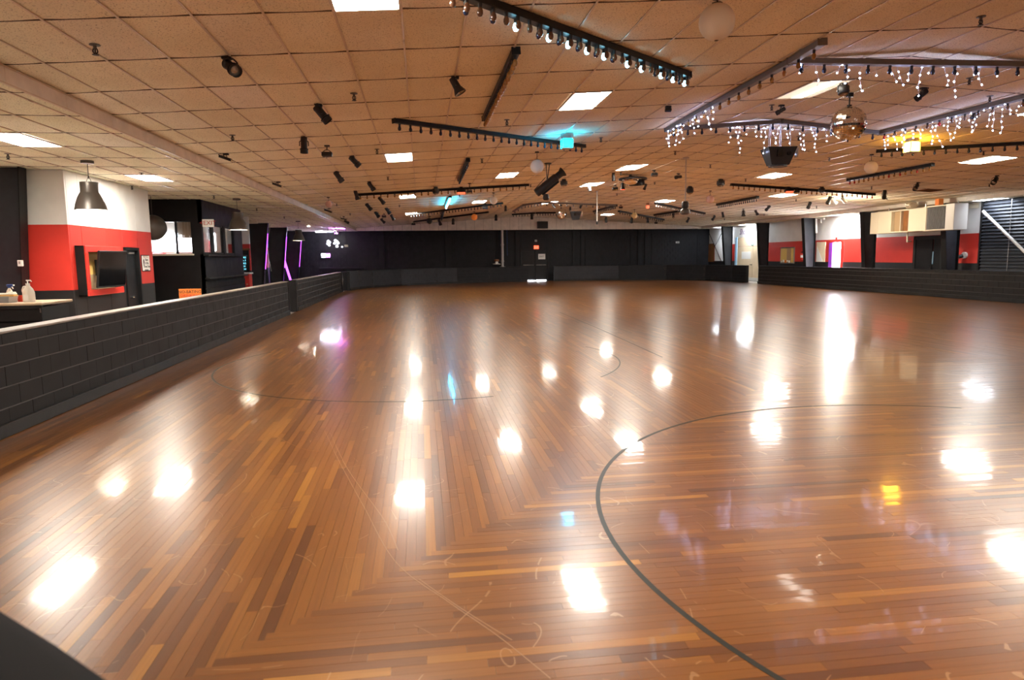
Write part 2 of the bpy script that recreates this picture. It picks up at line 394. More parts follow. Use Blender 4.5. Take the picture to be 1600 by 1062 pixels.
def smooth_px(P, n=8):
    out = []
    for i in range(len(P)-1):
        p0, p1, p2, p3 = P[max(i-1, 0)], P[i], P[i+1], P[min(i+2, len(P)-1)]
        for k in range(n):
            t = k/n; out.append(tuple(.5*((2*p1[j])+(-p0[j]+p2[j])*t+(2*p0[j]-5*p1[j]+4*p2[j]-p3[j])*t*t+(-p0[j]+3*p1[j]-3*p2[j]+p3[j])*t**3) for j in (0, 1)))
    return out+[P[-1]]
for k, P in enumerate(([(507, 672), (530, 720), (568, 790), (620, 880), (700, 940), (780, 995), (860, 1060)], [(516, 676), (545, 735), (600, 812), (622, 860)],
          [(655, 905), (720, 950), (800, 1000)], [(310, 852), (420, 800), (470, 790)], [(1, 856), (50, 830), (90, 800)], [(420, 676), (470, 700), (500, 705)], [(800, 470), (880, 462), (930, 468)])):
    strip([hz(*q) for q in smooth_px(P)], .0045 if k < 3 else .003, 'scuff_mark', 'scuff')

# ---- gabled main ceiling: deck, runners, tiles
def xline(i):      # grid lines run along the hall
    bumpx = .15*max(0, min((i-10)/5, (23-i)/7, 1)) if 10 < i < 23 else 0
    return -3.1624+.61*i+bumpx
Y0, TY = 6.581, 1.22
deck = MB()
deck.add([(XB-.02, YB, zceil(XB)+.07), (RX, YB, RZ+.07), (XR+.02, YB, zceil(XR)+.07), (XB-.02, DF, zceil(XB)+.07), (RX, DF, RZ+.07), (XR+.02, DF, zceil(XR)+.07)], [(0, 3, 4, 1), (1, 4, 5, 2)])
ceil = struct(deck.build('ceiling', 'plenum'))
xs = [xline(i) for i in range(-1, 39)]
xs = [XB]+[x for x in xs if XB+.08 < x < XR-.08]+[XR]
k_r = min(range(len(xs)), key=lambda k: abs(xs[k]-RX)); xs[k_r] = RX
jlo, jhi = int((YB-Y0)/TY)-1, int((DF-Y0)/TY)+1
def px2i(q):       # nearest grid line index of an x
    return min(range(len(xs)), key=lambda k: abs(xs[k]-q))
# fluorescent panels: (grid column, row); those behind the camera are unseen additions
PANELS = [(4, -1), (4, 7), (4, 15), (4, 23), (9, 3), (9, 11), (9, 19), (15, 11), (15, 15), (15, 22), (23, 3), (23, 11), (23, 19), (23, 27), (28, 7), (28, 15), (9, -5), (15, -5), (23, -5), (3, -8)]
DIM = [(15, 3)]
cells = {}
for c in PANELS+DIM: cells[(px2i(xline(c[0])), c[1])] = c
tm = MB()                                   # one shared tile: 1 m x 1 m, bowed ends
tv = []
for yy in (-.5, .5):
    for xx, zz in ((-.5, .007), (-.2, 0), (.2, 0), (.5, .007)): tv.append((xx, yy, zz))
tm.add(tv+[(x, y, .018) for x, y, z in tv], [(0, 4, 5, 1), (1, 5, 6, 2), (2, 6, 7, 3), (0, 1, 9, 8), (1, 2, 10, 9), (2, 3, 11, 10), (4, 12, 13, 5), (5, 13, 14, 6), (6, 14, 15, 7), (0, 8, 12, 4), (3, 7, 15, 11)])
def tile_tint():
    r = random.random(); v = random.uniform(.93, 1.02)
    if r < .02: return (.95, .88, .78)
    c = (.93*v, .845*v, .655*v) if r < .88 else (.95*v, .87*v, .72*v)
    return c
def tile_mesh_with(name, items):
    b = MB(); tint = []
    for M, t in items:
        b.add([M @ Vector(v) for v in tm.v], tm.f); tint += [(*t, 1)]*len(tm.f)
    me = b.mesh(name, 'tile')
    a = me.attributes.new('tint', 'FLOAT_COLOR', 'FACE'); a.data.foreach_set('color', [c for q in tint for c in q]); return me
tile_one = tile_mesh_with('ceiling_tile', [(Matrix.Identity(4), (1, 1, 1))])
def lay_tiles(parent, items, most):
    def area(M):
        cs = [pix(M @ Vector(q)) for q in ((-.5, -.5, 0), (.5, -.5, 0), (.5, .5, 0), (-.5, .5, 0))]
        if any(c[2] < .3 for c in cs): return 0
        cx = sum(c[0] for c in cs)/4; cy = sum(c[1] for c in cs)/4
        if not (-40 < cx < 1640 and -30 < cy): return 0
        return abs(sum(cs[i][0]*cs[(i+1) % 4][1]-cs[(i+1) % 4][0]*cs[i][1] for i in range(4)))/2
    items = sorted(((area(M), k, M, t) for k, (M, t) in enumerate(items)), key=lambda q: (-q[0], q[1]))
    for _, _, M, t in items[:most]:
        o = inst('ceiling_tile', tile_one, parent, M=M); o.color = (*t, 1)
    if items[most:]:
        o = inst('ceiling_tile_field', tile_mesh_with('ceiling_tile_field', [(M, t) for _, _, M, t in items[most:]]), parent); o['kind'] = 'stuff'
def tileM(x0, x1, y0, y1, zf):
    za, zb = zf(x0), zf(x1); an = math.atan2(zb-za, x1-x0); L = math.hypot(x1-x0, zb-za)
    M = Matrix.Translation(((x0+x1)/2, (y0+y1)/2, (za+zb)/2+.004)) @ Matrix.Rotation(-an, 4, 'Y') @ Matrix.Diagonal((L-.012, y1-y0-.016, 1, 1)); return M
items = []
for k in range(len(xs)-1):
    for j in range(jlo, jhi+1):
        if (k, j) in cells: continue
        y0, y1 = max(Y0+j*TY, YB), min(Y0+(j+1)*TY, DF)
        if y1-y0 < .1: continue
        items.append((tileM(xs[k], xs[k+1], y0, y1, zceil), tile_tint()))
lay_tiles(ceil, items, 250)
for x in xs[1:-1]:
    b = MB(); b.box((x, (YB+DF)/2, zceil(x)+.002), (.020, DF-YB, .010)); b.build('grid_runner', 'runner', ceil)
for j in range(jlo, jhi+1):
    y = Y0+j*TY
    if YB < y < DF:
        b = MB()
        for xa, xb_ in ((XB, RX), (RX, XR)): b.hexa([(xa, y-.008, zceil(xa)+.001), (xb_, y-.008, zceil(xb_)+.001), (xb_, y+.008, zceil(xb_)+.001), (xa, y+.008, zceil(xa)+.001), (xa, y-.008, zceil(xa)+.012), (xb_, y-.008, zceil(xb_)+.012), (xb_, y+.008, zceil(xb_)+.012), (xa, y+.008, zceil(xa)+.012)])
        b.build('joint_shadow_strip', 'jointshade', ceil)  # dark strip stands in for the shadow gap between tile rows

# ---- low side ceilings
def low_ceiling(x0, x1, lines, skip, most, yo=0):
    b = MB(); b.add([(x0, YB, ZL+.07), (x1, YB, ZL+.07), (x1, DF, ZL+.07), (x0, DF, ZL+.07)], [(0, 3, 2, 1)])
    c = struct(b.build('ceiling', 'plenum')); L = [x0]+sorted(x for x in lines if x0+.06 < x < x1-.06)+[x1]; it = []
    for a, e in zip(L, L[1:]):
        for j in range(jlo, jhi+1):
            y0, y1 = max(Y0+yo+j*TY, YB), min(Y0+yo+(j+1)*TY, DF)
            if y1-y0 < .1 or any(abs((a+e)/2-sx) < .3 and j == sj for sx, sj in skip): continue
            t = tile_tint(); t = (t[0], min(.95, t[1]*1.06), t[2]*1.05); it.append((tileM(a, e, y0, y1, lambda x: ZL), t))
    lay_tiles(c, it, most)
    for x in L[1:-1]:
        g = MB(); g.box((x, (YB+DF)/2, ZL+.0015), (.024, DF-YB, .010)); g.build('grid_runner', 'runner', c)
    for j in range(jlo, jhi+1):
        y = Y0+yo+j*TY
        if YB < y < DF: g = MB(); g.box(((x0+x1)/2, y, ZL+.0065), (x1-x0, .016, .011)); g.build('joint_shadow_strip', 'jointshade', c)  # same dark strip in place of the joint's shade
    return c
LOWL = [(-5.855, 3), (-5.855, 7), (-5.855, -2)]
LOWR = [(20.05, 27), (20.05, 19), (20.05, 12), (20.05, 30)]
YO = .38
low_l = low_ceiling(WL, XB, [-4.33-.61*k for k in range(8)], LOWL, 45, YO)
low_r = low_ceiling(XR, WR, [19.745, 20.355], LOWR, 5)

# ---- bulkheads between main and low ceilings, built of panels
def bulkhead(name, x, z0, z1, y0, y1, side):
    b = MB(); b.box((x-side*.05, (y0+y1)/2, (z0+z1)/2+.028), (.08, y1-y0, z1-z0+.04)); o = struct(b.build(name, 'plenum'))
    L = 1.22; j = jlo
    while Y0+j*TY < y1:
        a, e = max(Y0+j*TY, y0), min(Y0+(j+1)*TY, y1); j += 1
        if e-a < .05: continue
        p = MB(); p.cbox((x, (a+e)/2, (z0+z1)/2), (.022, e-a-.007, z1-z0), .003); p.build('bulkhead_panel', 'bulk', o)
    r = MB(); r.box((x+side*.008, (y0+y1)/2, z0+.006), (.03, y1-y0, .014)); r.box((x+side*.008, (y0+y1)/2, z1-.004), (.03, y1-y0, .014)); r.build('edge_angle', 'runner', o)
    return o
bulkhead('trim_1', XB, ZL, zceil(XB), YB, DF-.05, 1)
bulkhead('trim_2', XR, ZL, zceil(XR), YB, DF-.05, -1)
fas = MB(); fas.add([(XB, FY, ZL), (XR, FY, ZL), (XR, FY, zceil(XR)+.05), (RX, FY, RZ+.05), (XB, FY, zceil(XB)+.05)], [(0, 1, 2, 3, 4)]); fas.box(((XB+XR)/2, (FY+DF)/2, ZL+.03), (XR-XB, DF-FY, .04)); fas = struct(fas.build('trim_3', 'plenum'))
x = XB
while x < XR-.02:
    e = min(x+.60, XR); e = RX if x < RX-.05 < e else e
    if x < RX and RX < e: e = RX
    za, zb = zceil(x+.004), zceil(e-.004)
    p = MB(); p.prism([(x+.005, FY, ZL), (e-.005, FY, ZL), (e-.005, FY, zb), (x+.005, FY, za)], (0, -.02, 0)); p.build('fascia_panel', 'bulk', fas); x = e

# ---- walls
def wall(name, c, d, m_): b = MB(); b.box(c, d); return struct(b.build(name, m_))
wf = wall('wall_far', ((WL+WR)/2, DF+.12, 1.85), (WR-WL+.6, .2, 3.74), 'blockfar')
wall('wall_left', (WL-.1, (YB+DF)/2, 1.85), (.2, DF-YB+.4, 3.74), 'bandR')
wr = wall('wall_right', (WR+.1, (YB+DF)/2, 1.85), (.2, DF-YB+.4, 3.74), 'bandR')
wall('wall_back', ((WL+WR)/2, YB-.1, 2.3), (WR-WL+.6, .2, 4.6), 'bandR')
# block courses, pilasters and sunk panels on the far wall
def farx(px, py=400): return hY(px, py, DF).x
for a, e in ((592, 601), (696, 706), (778, 784), (805, 812), (894, 898), (907, 913), (996, 1001), (1007, 1012)):
    p = MB(); x0, x1 = farx(a), farx(e); p.cbox(((x0+x1)/2, DF-.02, 1.73), (x1-x0, .12, 3.46), .01); p.build('pilaster', 'blockfar', wf)
for a, e, z0, z1 in ((606, 694, .9, 3.1), (712, 776, .9, 3.1), (915, 986, .95, 3.0), (1018, 1090, .9, 3.1)):
    x0, x1 = farx(a), farx(e); p = MB()
    for q in ((x0, z0, x1, z0+.05), (x0, z1-.05, x1, z1), (x0, z0, x0+.05, z1), (x1-.05, z0, x1, z1)):
        p.box(((q[0]+q[2])/2, DF+.0, (q[1]+q[3])/2), (q[2]-q[0], .06, q[3]-q[1]))
    p.build('panel_frame', 'blockfar', wf)
cb = MB(); z = .2
while z < 3.45:
    for xx in range(int((WR-WL)/.4)):
        x0 = WL+.4*xx+(.2 if int(round(z/.2)) % 2 else 0)
        cb.box((x0+.2, DF+.018, z), (.388, .03, .188))
    z += .2
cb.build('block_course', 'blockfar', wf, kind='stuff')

# ================================================================== RINK CURBS
CH, CLEN, TH = .2032, .405, .20
ROWS = [(.875, .985), (.875-CH, .875), (.875-2*CH, .875-CH), (.875-3*CH, .875-2*CH), (0.0, .875-3*CH)]
def curb(label, path, single, capm='cap', blockm='block', plinthm='plinth', inner=1, cat='low wall', name='rink_wall', corem='jointlight'):
    """path: plan polyline of the rink-side face; the wall lies to the outer side of it"""
    P = [Vector((x, y, 0)) for x, y in path]; root = thing(name, label, cat, P[0])
    O = P[0]; segs = []; s = 0
    for a, b in zip(P, P[1:]): segs.append((s, a, b)); s += (b-a).length
    total = s
    def at(t):
        for s0, a, b in segs:
            L = (b-a).length
            if t <= s0+L+1e-6: d = (b-a)/L; return a+d*(t-s0), d
        return P[-1], (P[-1]-P[-2]).normalized()
    core = MB(); cap = MB(); pl = MB(); blk = MB()
    bm_ = {}
    for s0, a, b in segs:
        d = (b-a).normalized(); n = Vector((-d.y, d.x, 0))*inner; L = (b-a).length
        M = Matrix((d, n, Vector((0, 0, 1)))).transposed()
        mid = (a+b)/2-O
        core.box(mid+n*(TH/2)+Vector((0, 0, .4925)), (L, TH-.02, .983), M)
        cap.cbox(mid+n*(TH/2)+Vector((0, 0, .996)), (L+.02, TH+.012, .022), .005, M)
        pl.cbox(mid-n*.012+Vector((0, 0, .066)), (L+.005, .05, .13), .006, M)
    core.build('core', corem, root); cap.build('cap', capm, root); pl.build('kickboard', plinthm, root)
    for r, (z0, z1) in enumerate(ROWS):
        t = 0; off = (CLEN*.5 if r % 2 else CLEN)
        while t < total-.03:
            e = min(t+off, total); off = CLEN
            p, d = at((t+e)/2); n = Vector((-d.y, d.x, 0))*inner; M = Matrix((d, n, Vector((0, 0, 1)))).transposed()
            c = p-O+n*(TH/2)+Vector((0, 0, (z0+z1)/2))
            if single:
                key = (round(e-t, 3), r in (0, 4), r)
                if key not in bm_:
                    q = MB(); q.cbox((0, 0, 0), (e-t-.0025, TH, z1-z0-.013), .003); bm_[key] = q.mesh('block', blockm)
                inst('block', bm_[key], root, M=Matrix.Translation(c+n*random.uniform(-.0015, .0015)) @ M.to_4x4())
            else: blk.cbox(c, (e-t-.003, TH, z1-z0-.010), .004, M)
            t = e
    if not single: blk.build('block_courses', blockm, root, kind='stuff')
    return root
c1 = curb('long black painted block wall nearest the camera, with a worn pale cap', [(XCL, 4.2), (XCL, 21.2)], True)
b = MB(); b.cbox((XCL-.1, 21.28, .505), (.22, .08, 1.01), .006); b.build('end_post', 'capdark', c1, org=c1.location)
c2 = curb('second black block wall beyond the first gap, ending at the far gate', [(XCL, 22.6), (XCL, 35.0)], True)
b = MB(); b.cbox((XCL-.1, 22.48, .505), (.26, .18, 1.01), .006); b.build('end_post', 'capdark', c2, org=c2.location)
c3 = curb('block wall greyed for the light on it, curving round the corner under the purple sign', [(-3.72, 36.4), (-3.42, 38.0), (-2.75, 39.9), (-1.2, 42.0), (.85, 43.4), (2.3, 44.1)], False, 'capdark', 'curbgrey', corem='blackrough')  # lighter grey stands in for the light this section reflects
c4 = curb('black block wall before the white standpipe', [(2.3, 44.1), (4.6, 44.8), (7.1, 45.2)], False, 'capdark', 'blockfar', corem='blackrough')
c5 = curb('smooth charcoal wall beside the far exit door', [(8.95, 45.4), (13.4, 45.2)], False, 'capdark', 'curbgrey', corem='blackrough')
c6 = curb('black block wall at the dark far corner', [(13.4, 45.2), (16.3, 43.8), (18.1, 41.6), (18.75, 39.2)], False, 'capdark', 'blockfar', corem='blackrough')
c7 = curb('short black wall section before the tan double doors', [(18.75, 39.2), (18.88, hX(1165, 430, 18.88).y)], False, 'capdark', 'capdark', corem='blackrough')
c8 = curb('long dark block wall under the duct and louvred shutter', [(XCR, hX(1184.5, 430, XCR).y), (XCR, 8.0)], False, 'capdark', 'block')
# black rink gate between second wall and corner
gt = thing('rink_gate', 'black board gate between the second wall and the grey corner', 'gate', (XCL+.02, 35.1, 0))
b = MB(); b.cbox((.06, .62, .52), (.05, 1.0, .96), .006, Matrix.Rotation(-.12, 3, 'Z')); b.build('gate_panel', 'capdark', gt)
b = MB(); b.cbox((-.02, .04, .505), (.1, .1, 1.01), .006); b.build('gate_post', 'capdark', gt)
b = MB(); b.cbox((.04, .06, .62), (.05, .05, .1), .006); b.cyl((.03, .06, .35), (.03, .06, .9), .008); b.build('latch', 'steel', gt)
# corner wall the photographer leans over: rounded black padded top
nc = thing('padded_corner_wall', 'rounded black padded corner wall right below the camera', 'low wall', (-.55, 1.0, 0))
path = [(-3.95, 4.1), (-2.9, 3.17), (-1.9, 2.28), (-.84, 1.39), (-.65, 1.23), (-.46, 1.06), (-.14, .77), (.24, .35), (.4, -.1)]
pr_ = [(0, 0), (0, .94), (.012, .985), (.05, 1.007), (.19, 1.007), (.235, .985), (.25, .94), (.25, 0)]
b = MB(); vs = []; fs = []
for i, p in enumerate(path):
    a_, c_ = Vector(path[max(i-1, 0)]), Vector(path[min(i+1, len(path)-1)]); d = (c_-a_).normalized(); n = Vector((d.y, -d.x))
    n = -n if n.y > 0 else n
    for o_, z in pr_: q = Vector(p)+n*o_; vs.append((q.x+.55, q.y-1.0, z))
k = len(pr_)
for i in range(len(path)-1):
    for j in range(k-1): fs.append((i*k+j, i*k+j+1, (i+1)*k+j+1, (i+1)*k+j))
fs += [tuple(range(k)), tuple(range((len(path)-1)*k, len(path)*k))[::-1]]
b.add(vs, fs); b.build('padded_wall', 'vinyl', nc, smooth=40)

# ------------------------------------------------------------------ rectangles read off the photograph, on a wall plane
def onX(X, x0, x1, y0, y1):
    ya, yb = hX(x0, (y0+y1)/2, X).y, hX(x1, (y0+y1)/2, X).y; xm = (x0+x1)/2
    return min(ya, yb), max(ya, yb), hX(xm, y1, X).z, hX(xm, y0, X).z
def onY(Y, x0, x1, y0, y1):
    ym = (y0+y1)/2; return hY(x0, ym, Y).x, hY(x1, ym, Y).x, hY((x0+x1)/2, y1, Y).z, hY((x0+x1)/2, y0, Y).z
def xbox(b, X, x0, x1, y0, y1, t, ch=.006):        # a board of thickness t lying on plane X, towards the rink
    a, e, z0, z1 = onX(X, x0, x1, y0, y1); s = 1 if X < 0 else -1
    b.cbox((X+s*t/2, (a+e)/2, (z0+z1)/2), (t, e-a, z1-z0), ch); return a, e, z0, z1
def ybox(b, Y, x0, x1, y0, y1, t, ch=.006):
    a, e, z0, z1 = onY(Y, x0, x1, y0, y1); b.cbox(((a+e)/2, Y-t/2, (z0+z1)/2), (e-a, t, z1-z0), ch); return a, e, z0, z1
def single(name, b, mats, label, cat, org, group=None, smooth=None, parts=()):
    o = b.build(name, mats, None, smooth, loc=org, org=org); tag(o, label, cat, group)
    for n, pb, pm, sm in parts: pb.build(n, pm, o, sm, org=org)
    return o

# ================================================================== COLUMNS (tapered steel frames)
def column(Y, top_in, bot_in, out, label, side, strip_z=None):
    c = thing('steel_column', label, 'column', (out, Y, 0), 'tapered steel frame columns'); f = .02; wd = .26
    def X(x): return x-out
    s = side                      # +1: rink is towards +X
    web = MB(); web.prism([(X(out), -.006, 0), (X(bot_in), -.006, 0), (X(top_in), -.006, ZL-.01), (X(out), -.006, ZL-.01)], (0, .012, 0)); web.build('web', 'column', c)
    fi = MB(); fi.prism([(X(bot_in), -wd/2, 0), (X(bot_in)-s*f, -wd/2, 0), (X(top_in)-s*f, -wd/2, ZL-.01), (X(top_in), -wd/2, ZL-.01)], (0, wd, 0)); fi.build('inner_flange', 'black', c)
    fo = MB(); fo.box((s*f/2, 0, ZL/2-.005), (f, wd, ZL-.01)); fo.build('outer_flange', 'black', c)
    bp = MB(); bp.cbox((X((out+bot_in)/2), 0, .01), (abs(bot_in-out)+.12, wd+.06, .02), .003); bp.build('base_plate', 'black', c)
    if strip_z:
        l = MB(); t0, t1 = strip_z[0]/ZL, strip_z[1]/ZL; xa, xb_ = X(bot_in)+(X(top_in)-X(bot_in))*t0, X(bot_in)+(X(top_in)-X(bot_in))*t1
        l.prism([(xa, -.03, strip_z[0]), (xa+s*.02, -.03, strip_z[0]), (xb_+s*.02, -.03, strip_z[1]), (xb_, -.03, strip_z[1])], (0, .03, 0)); l.build('purple_edge_glow', 'purple', c, label='glow standing for purple light on the flange edge')  # glowing strip stands in for purple light on the flange
    return c
column(14.35, -7.50, -7.72, -8.5, 'charcoal column behind the snack counter, before the red wall', 1)
q = hY(38.5, 411, 14.1); b = MB(); b.cbox((0, 0, 0), (.09, .05, .12), .008); sw = single('wall_switch', b, 'white', 'small white switch box on the charcoal column behind the counter', 'switch', (0, 0, 0)); sw.location = (-7.62, 14.2, q.z)
b = MB(); b.cbox((0, -.03, .01), (.03, .02, .05), .004); b.build('toggle', 'steel', sw)
for Y, z, lb in ((35.3, (1.2, 2.95), 'black column beside the red counter, edged with purple light'), (40.1, (1.2, 2.95), 'black column with a purple edge, red wall before it'), (44.9, (1.2, 2.9), 'last black column by the dark far wall, under a pendant')):
    column(Y, -7.45, -7.85, -8.5, lb, 1, z)
for px, py, lb in ((1128, 353, 'charcoal column nearest the dark far corner, beside a white panel'), (1183, 347, 'black column just before the tan double doors'), (1254, 340, 'blue-grey lit column beside the red wall with framed opening'), (1346, 331, 'dark column where the cream duct begins'), (1473, 317, 'wide charcoal column behind the duct grille')):
    column(hX(px, py, 19.5).y, 19.5, 19.82, 20.2, lb, -1)

# ================================================================== LEFT: red room, booth, counter
XRD = -6.95; YA, YE = 14.75, 18.85
def bandwall(name, segs, parent=None):
    o = None
    for i, (c, d) in enumerate(segs):
        b = MB(); b.cbox(c, d, .006)
        if i == 0: o = struct(b.build(name, 'bandL'))
        else: b.build('wall_board', 'bandL', o)
    return o
y1, y2, y3, y4 = (hX(q, 372, XRD).y for q in (128, 166, 191, 214))
dz = hX(200, 386.5, XRD).z
bandwall('wall_inner', [(((WL+XRD)/2, YA-.03, ZL/2), (XRD-WL, .06, ZL)), ((XRD-.03, (YA+y1)/2, ZL/2), (.06, y1-YA-.006, ZL)), ((XRD-.03, (y1+y2)/2, ZL/2), (.06, y2-y1-.006, ZL)),
    ((XRD-.03, (y2+y3)/2, ZL/2), (.06, y3-y2-.006, ZL)), ((XRD-.03, (y3+y4)/2, (dz+ZL)/2), (.06, y4-y3-.006, ZL-dz)), ((XRD-.03, (y4+YE)/2, ZL/2), (.06, YE-y4-.006, ZL)), (((WL+XRD)/2, YE+.03, ZL/2), (XRD-WL, .06, ZL))])
d1 = MB(); d1.cbox((XRD-.06, (y3+y4)/2, dz/2), (.04, y4-y3-.08, dz-.02), .006); d1 = struct(d1.build('door_1', 'door'))
b = MB()
for yy in (y3+.03, y4-.03): b.cbox((XRD-.01, yy, dz/2), (.09, .07, dz), .006)
b.cbox((XRD-.01, (y3+y4)/2, dz-.035), (.09, y4-y3, .07), .006); b.build('door_frame', 'black', d1)
b = MB(); q = hX(208, 464, XRD+.0); b.cyl((XRD-.04, q.y, q.z), (XRD+.03, q.y, q.z), .025, n=10); b.cyl((XRD+.03, q.y, q.z), (XRD+.03, q.y-.1, q.z), .012, n=8); b.build('door_handle', 'chrome', d1, 40)
b = MB(); b.cbox((XRD-.02, (y3+y4)/2+.05, dz-.13), (.04, .3, .05), .006); b.build('door_closer', 'steel', d1)
# framed TV niche: deep box frame proud of the wall, TV swung out on its arm
XF = XRD+.2; a, e, z0, z1 = onX(XF, 136, 192, 384.5, 460)
n = thing('tv_niche', 'red framed box niche on the red wall with yellow back', 'niche', (XRD, (a+e)/2, z0))
def nb(y0, y1_, q0, q1, x0, x1): return ((x0+x1)/2-XRD, (y0+y1_)/2-(a+e)/2, (q0+q1)/2-z0), (x1-x0, y1_-y0, q1-q0)
fr = MB(); t = .13
for rr in ((a, e, z0, z0+t), (a, e, z1-t, z1), (a, a+t, z0+t, z1-t), (e-t, e, z0+t, z1-t)): fr.cbox(*nb(*rr, XF-.03, XF), .01)
fr.build('frame', 'red', n)
sd = MB()
for rr in ((a, e, z0, z0+.03), (a, e, z1-.03, z1), (a, a+.03, z0, z1), (e-.03, e, z0, z1)): sd.cbox(*nb(*rr, XRD, XF-.031), .005)
sd.build('side_board', 'black', n)
bk = MB(); bk.box(*nb(a+.03, e-.03, z0+(z1-z0)*.42, z1-.03, XRD, XRD+.012)); bk.build('back_panel', 'yellow', n)
bk = MB(); bk.box(*nb(a+.03, e-.03, z0+.03, z0+(z1-z0)*.42, XRD, XRD+.014)); bk.build('lower_panel', 'tan', n)
TY_ = hX(175, 420, XF+.16).y; TZ = hX(175, 420, XF+.16).z
tv = thing('wall_tv', 'black flat television angled out of the red framed niche', 'television', (XF+.16, TY_, TZ))
RM = Matrix.Rotation(math.radians(-35), 3, 'Z') @ Matrix.Rotation(math.radians(10), 3, 'Y')
RM = Matrix.Rotation(math.radians(-8), 3, 'Z') @ Matrix.Rotation(math.radians(7), 3, 'Y')
b = MB(); b.cbox((0, 0, 0), (.05, 1.0, .78), .01, RM); b.build('housing', 'can', tv)
b = MB(); b.box(RM @ Vector((.026, 0, .01)), (.004, .96, .72), RM); b.build('screen', 'screen', tv)
b = MB(); b.cbox((-.17, 0, .05), (.28, .05, .05), .005); b.cbox((-.3, 0, .03), (.03, .12, .34), .005); b.build('wall_arm', 'black', tv)
p = thing('notice_poster', 'framed white notice poster on the red wall beside the black door', 'poster', (XRD, hX(227, 411, XRD).y, hX(227, 411, XRD).z))
a, e, z0, z1 = onX(XRD, 221.5, 234, 399, 424.5); W_, H_ = e-a, z1-z0
b = MB(); b.cbox((.008, 0, 0), (.016, W_, H_), .004); b.build('frame', 'black', p)
b = MB(); b.box((.018, 0, 0), (.004, W_-.04, H_-.04)); b.build('sheet', 'paper', p)
M0 = lambda y, z: frameM((0, 1, 0), (0, 0, 1), (.021, y, z))
text('NOTICE', .085, 'tan', p, M0(0, H_*.38)); text('Skate\n& Pay\nDown Here', .085, 'ink', p, M0(.05, .0)); text('management', .045, 'ink', p, M0(0, -H_*.41))
b = MB(); b.tube([(.022, -W_*.33, .08), (.022, -W_*.3, -.08), (.022, -W_*.25, .02), (.022, -W_*.28, .11)], .008, 5); b.build('figure_drawing', 'ink', p)

# black booth with windows
XBO, YB0, YB1 = -6.49, 21.6, 26.2
wa, we, wz0, wz1 = onY(YB0, 236, 299, 346.5, 396.5); wa = WL+.3
bb = MB(); bb.box(((WL+wa)/2, YB0+.06, ZL/2), (wa-WL, .12, ZL)); bw = struct(bb.build('wall_inner', 'black'))
for c, d in ((((we+XBO)/2, YB0+.06, ZL/2), (XBO-we, .12, ZL)), (((wa+we)/2, YB0+.06, wz0/2), (we-wa, .12, wz0)), (((wa+we)/2, YB0+.06, (wz1+ZL)/2), (we-wa, .12, ZL-wz1))):
    q = MB(); q.box(c, d); q.build('wall_board', 'black', bw)
win = MB()
for c, d in ((((wa+we)/2, YB0-.02, wz0-.03), (we-wa+.1, .2, .05)),): win.cbox(c, d, .008)
w1 = struct(win.build('window_1', 'cream'))
q = MB(); q.box(((wa+we)/2, YB0+.06, (wz0+wz1)/2), (we-wa, .008, wz1-wz0)); q.build('pane', 'glass', w1)
q = MB(); xx = hY(275, 370, YB0).x; q.box((xx, YB0+.05, (wz0+wz1)/2), (.06, .05, wz1-wz0)); q.build('mullion', 'black', w1)
# side windows (three) in the face along the hall
sz0, sz1 = hX(340, 397, XBO).z, hX(340, 352, XBO).z
edges = [YB0+.12]+[hX(v, 375, XBO).y for v in (331, 334.5, 349.5, 352.5, 366)]+[YB1]
q = MB(); q.box((XBO-.05, (YB0+YB1)/2, sz0/2), (.1, YB1-YB0, sz0)); w2w = struct(q.build('wall_inner', 'black'))
q = MB(); q.box((XBO-.05, (YB0+YB1)/2, (sz1+ZL)/2), (.1, YB1-YB0, ZL-sz1)); q.build('wall_board', 'black', w2w)
for i in (1, 3, 5):
    q = MB(); q.box((XBO-.05, (edges[i]+edges[i+1])/2, (sz0+sz1)/2), (.1, edges[i+1]-edges[i], sz1-sz0)); q.build('wall_post', 'black', w2w)
for i in (0, 2, 4):
    q = MB(); ya, yb = edges[i], edges[i+1]; q.box((XBO-.05, (ya+yb)/2, (sz0+sz1)/2), (.008, yb-ya, sz1-sz0)); o = struct(q.build('window_%d' % (2+i//2), 'glass'))
    f = MB()
    for r_ in ((ya, ya+.05, sz0, sz1), (yb-.05, yb, sz0, sz1), (ya, yb, sz0, sz0+.05), (ya, yb, sz1-.05, sz1)): f.box((XBO-.04, (r_[0]+r_[1])/2, (r_[2]+r_[3])/2), (.05, r_[1]-r_[0], r_[3]-r_[2]))
    f.build('window_frame', 'capdark', o)
q = MB(); q.cbox((XBO+.05, (YB0+YB1)/2, sz0-.04), (.22, YB1-YB0, .05), .008); q.build('window_ledge', 'plinth', w2w)
zc_ = hX(345, 433, XBO).z; q = MB(); q.cbox((XBO+.06, (YB0+YB1)/2, zc_), (.16, YB1-YB0, .05), .008); q.build('counter_rail', 'plinth', w2w)
for k in range(3): q = MB(); q.cbox((XBO+.01, (YB0+YB1)/2, zc_-.2-.22*k), (.03, YB1-YB0, .2), .006); q.build('cladding_board', 'black', w2w)
q = MB(); q.box(((WL+XBO)/2, 24.45, ZL/2), (XBO-WL-.12, .1, ZL)); struct(q.build('wall_inner', 'white'))
a, e, z0, z1 = onY(24.35, 249, 279, 364, 393)
q = MB(); q.box(((a+e)/2, 24.38, (z0+z1)/2), (e-a, .04, z1-z0)); w5 = struct(q.build('window_5', 'dayglow'))
q = MB(); q.box(((a+e)/2, 24.36, z1+.02), (e-a+.1, .05, .05)); q.box(((a+e)/2, 24.36, z0-.02), (e-a+.1, .05, .05)); q.build('window_frame', 'white', w5)
cu = MB()
for i in range(14): cu.cbox((hY(279+i*2.3, 365, 22.3).x, 22.3+.02*(i % 2), 2.62), (.042, .03, .5), .006)
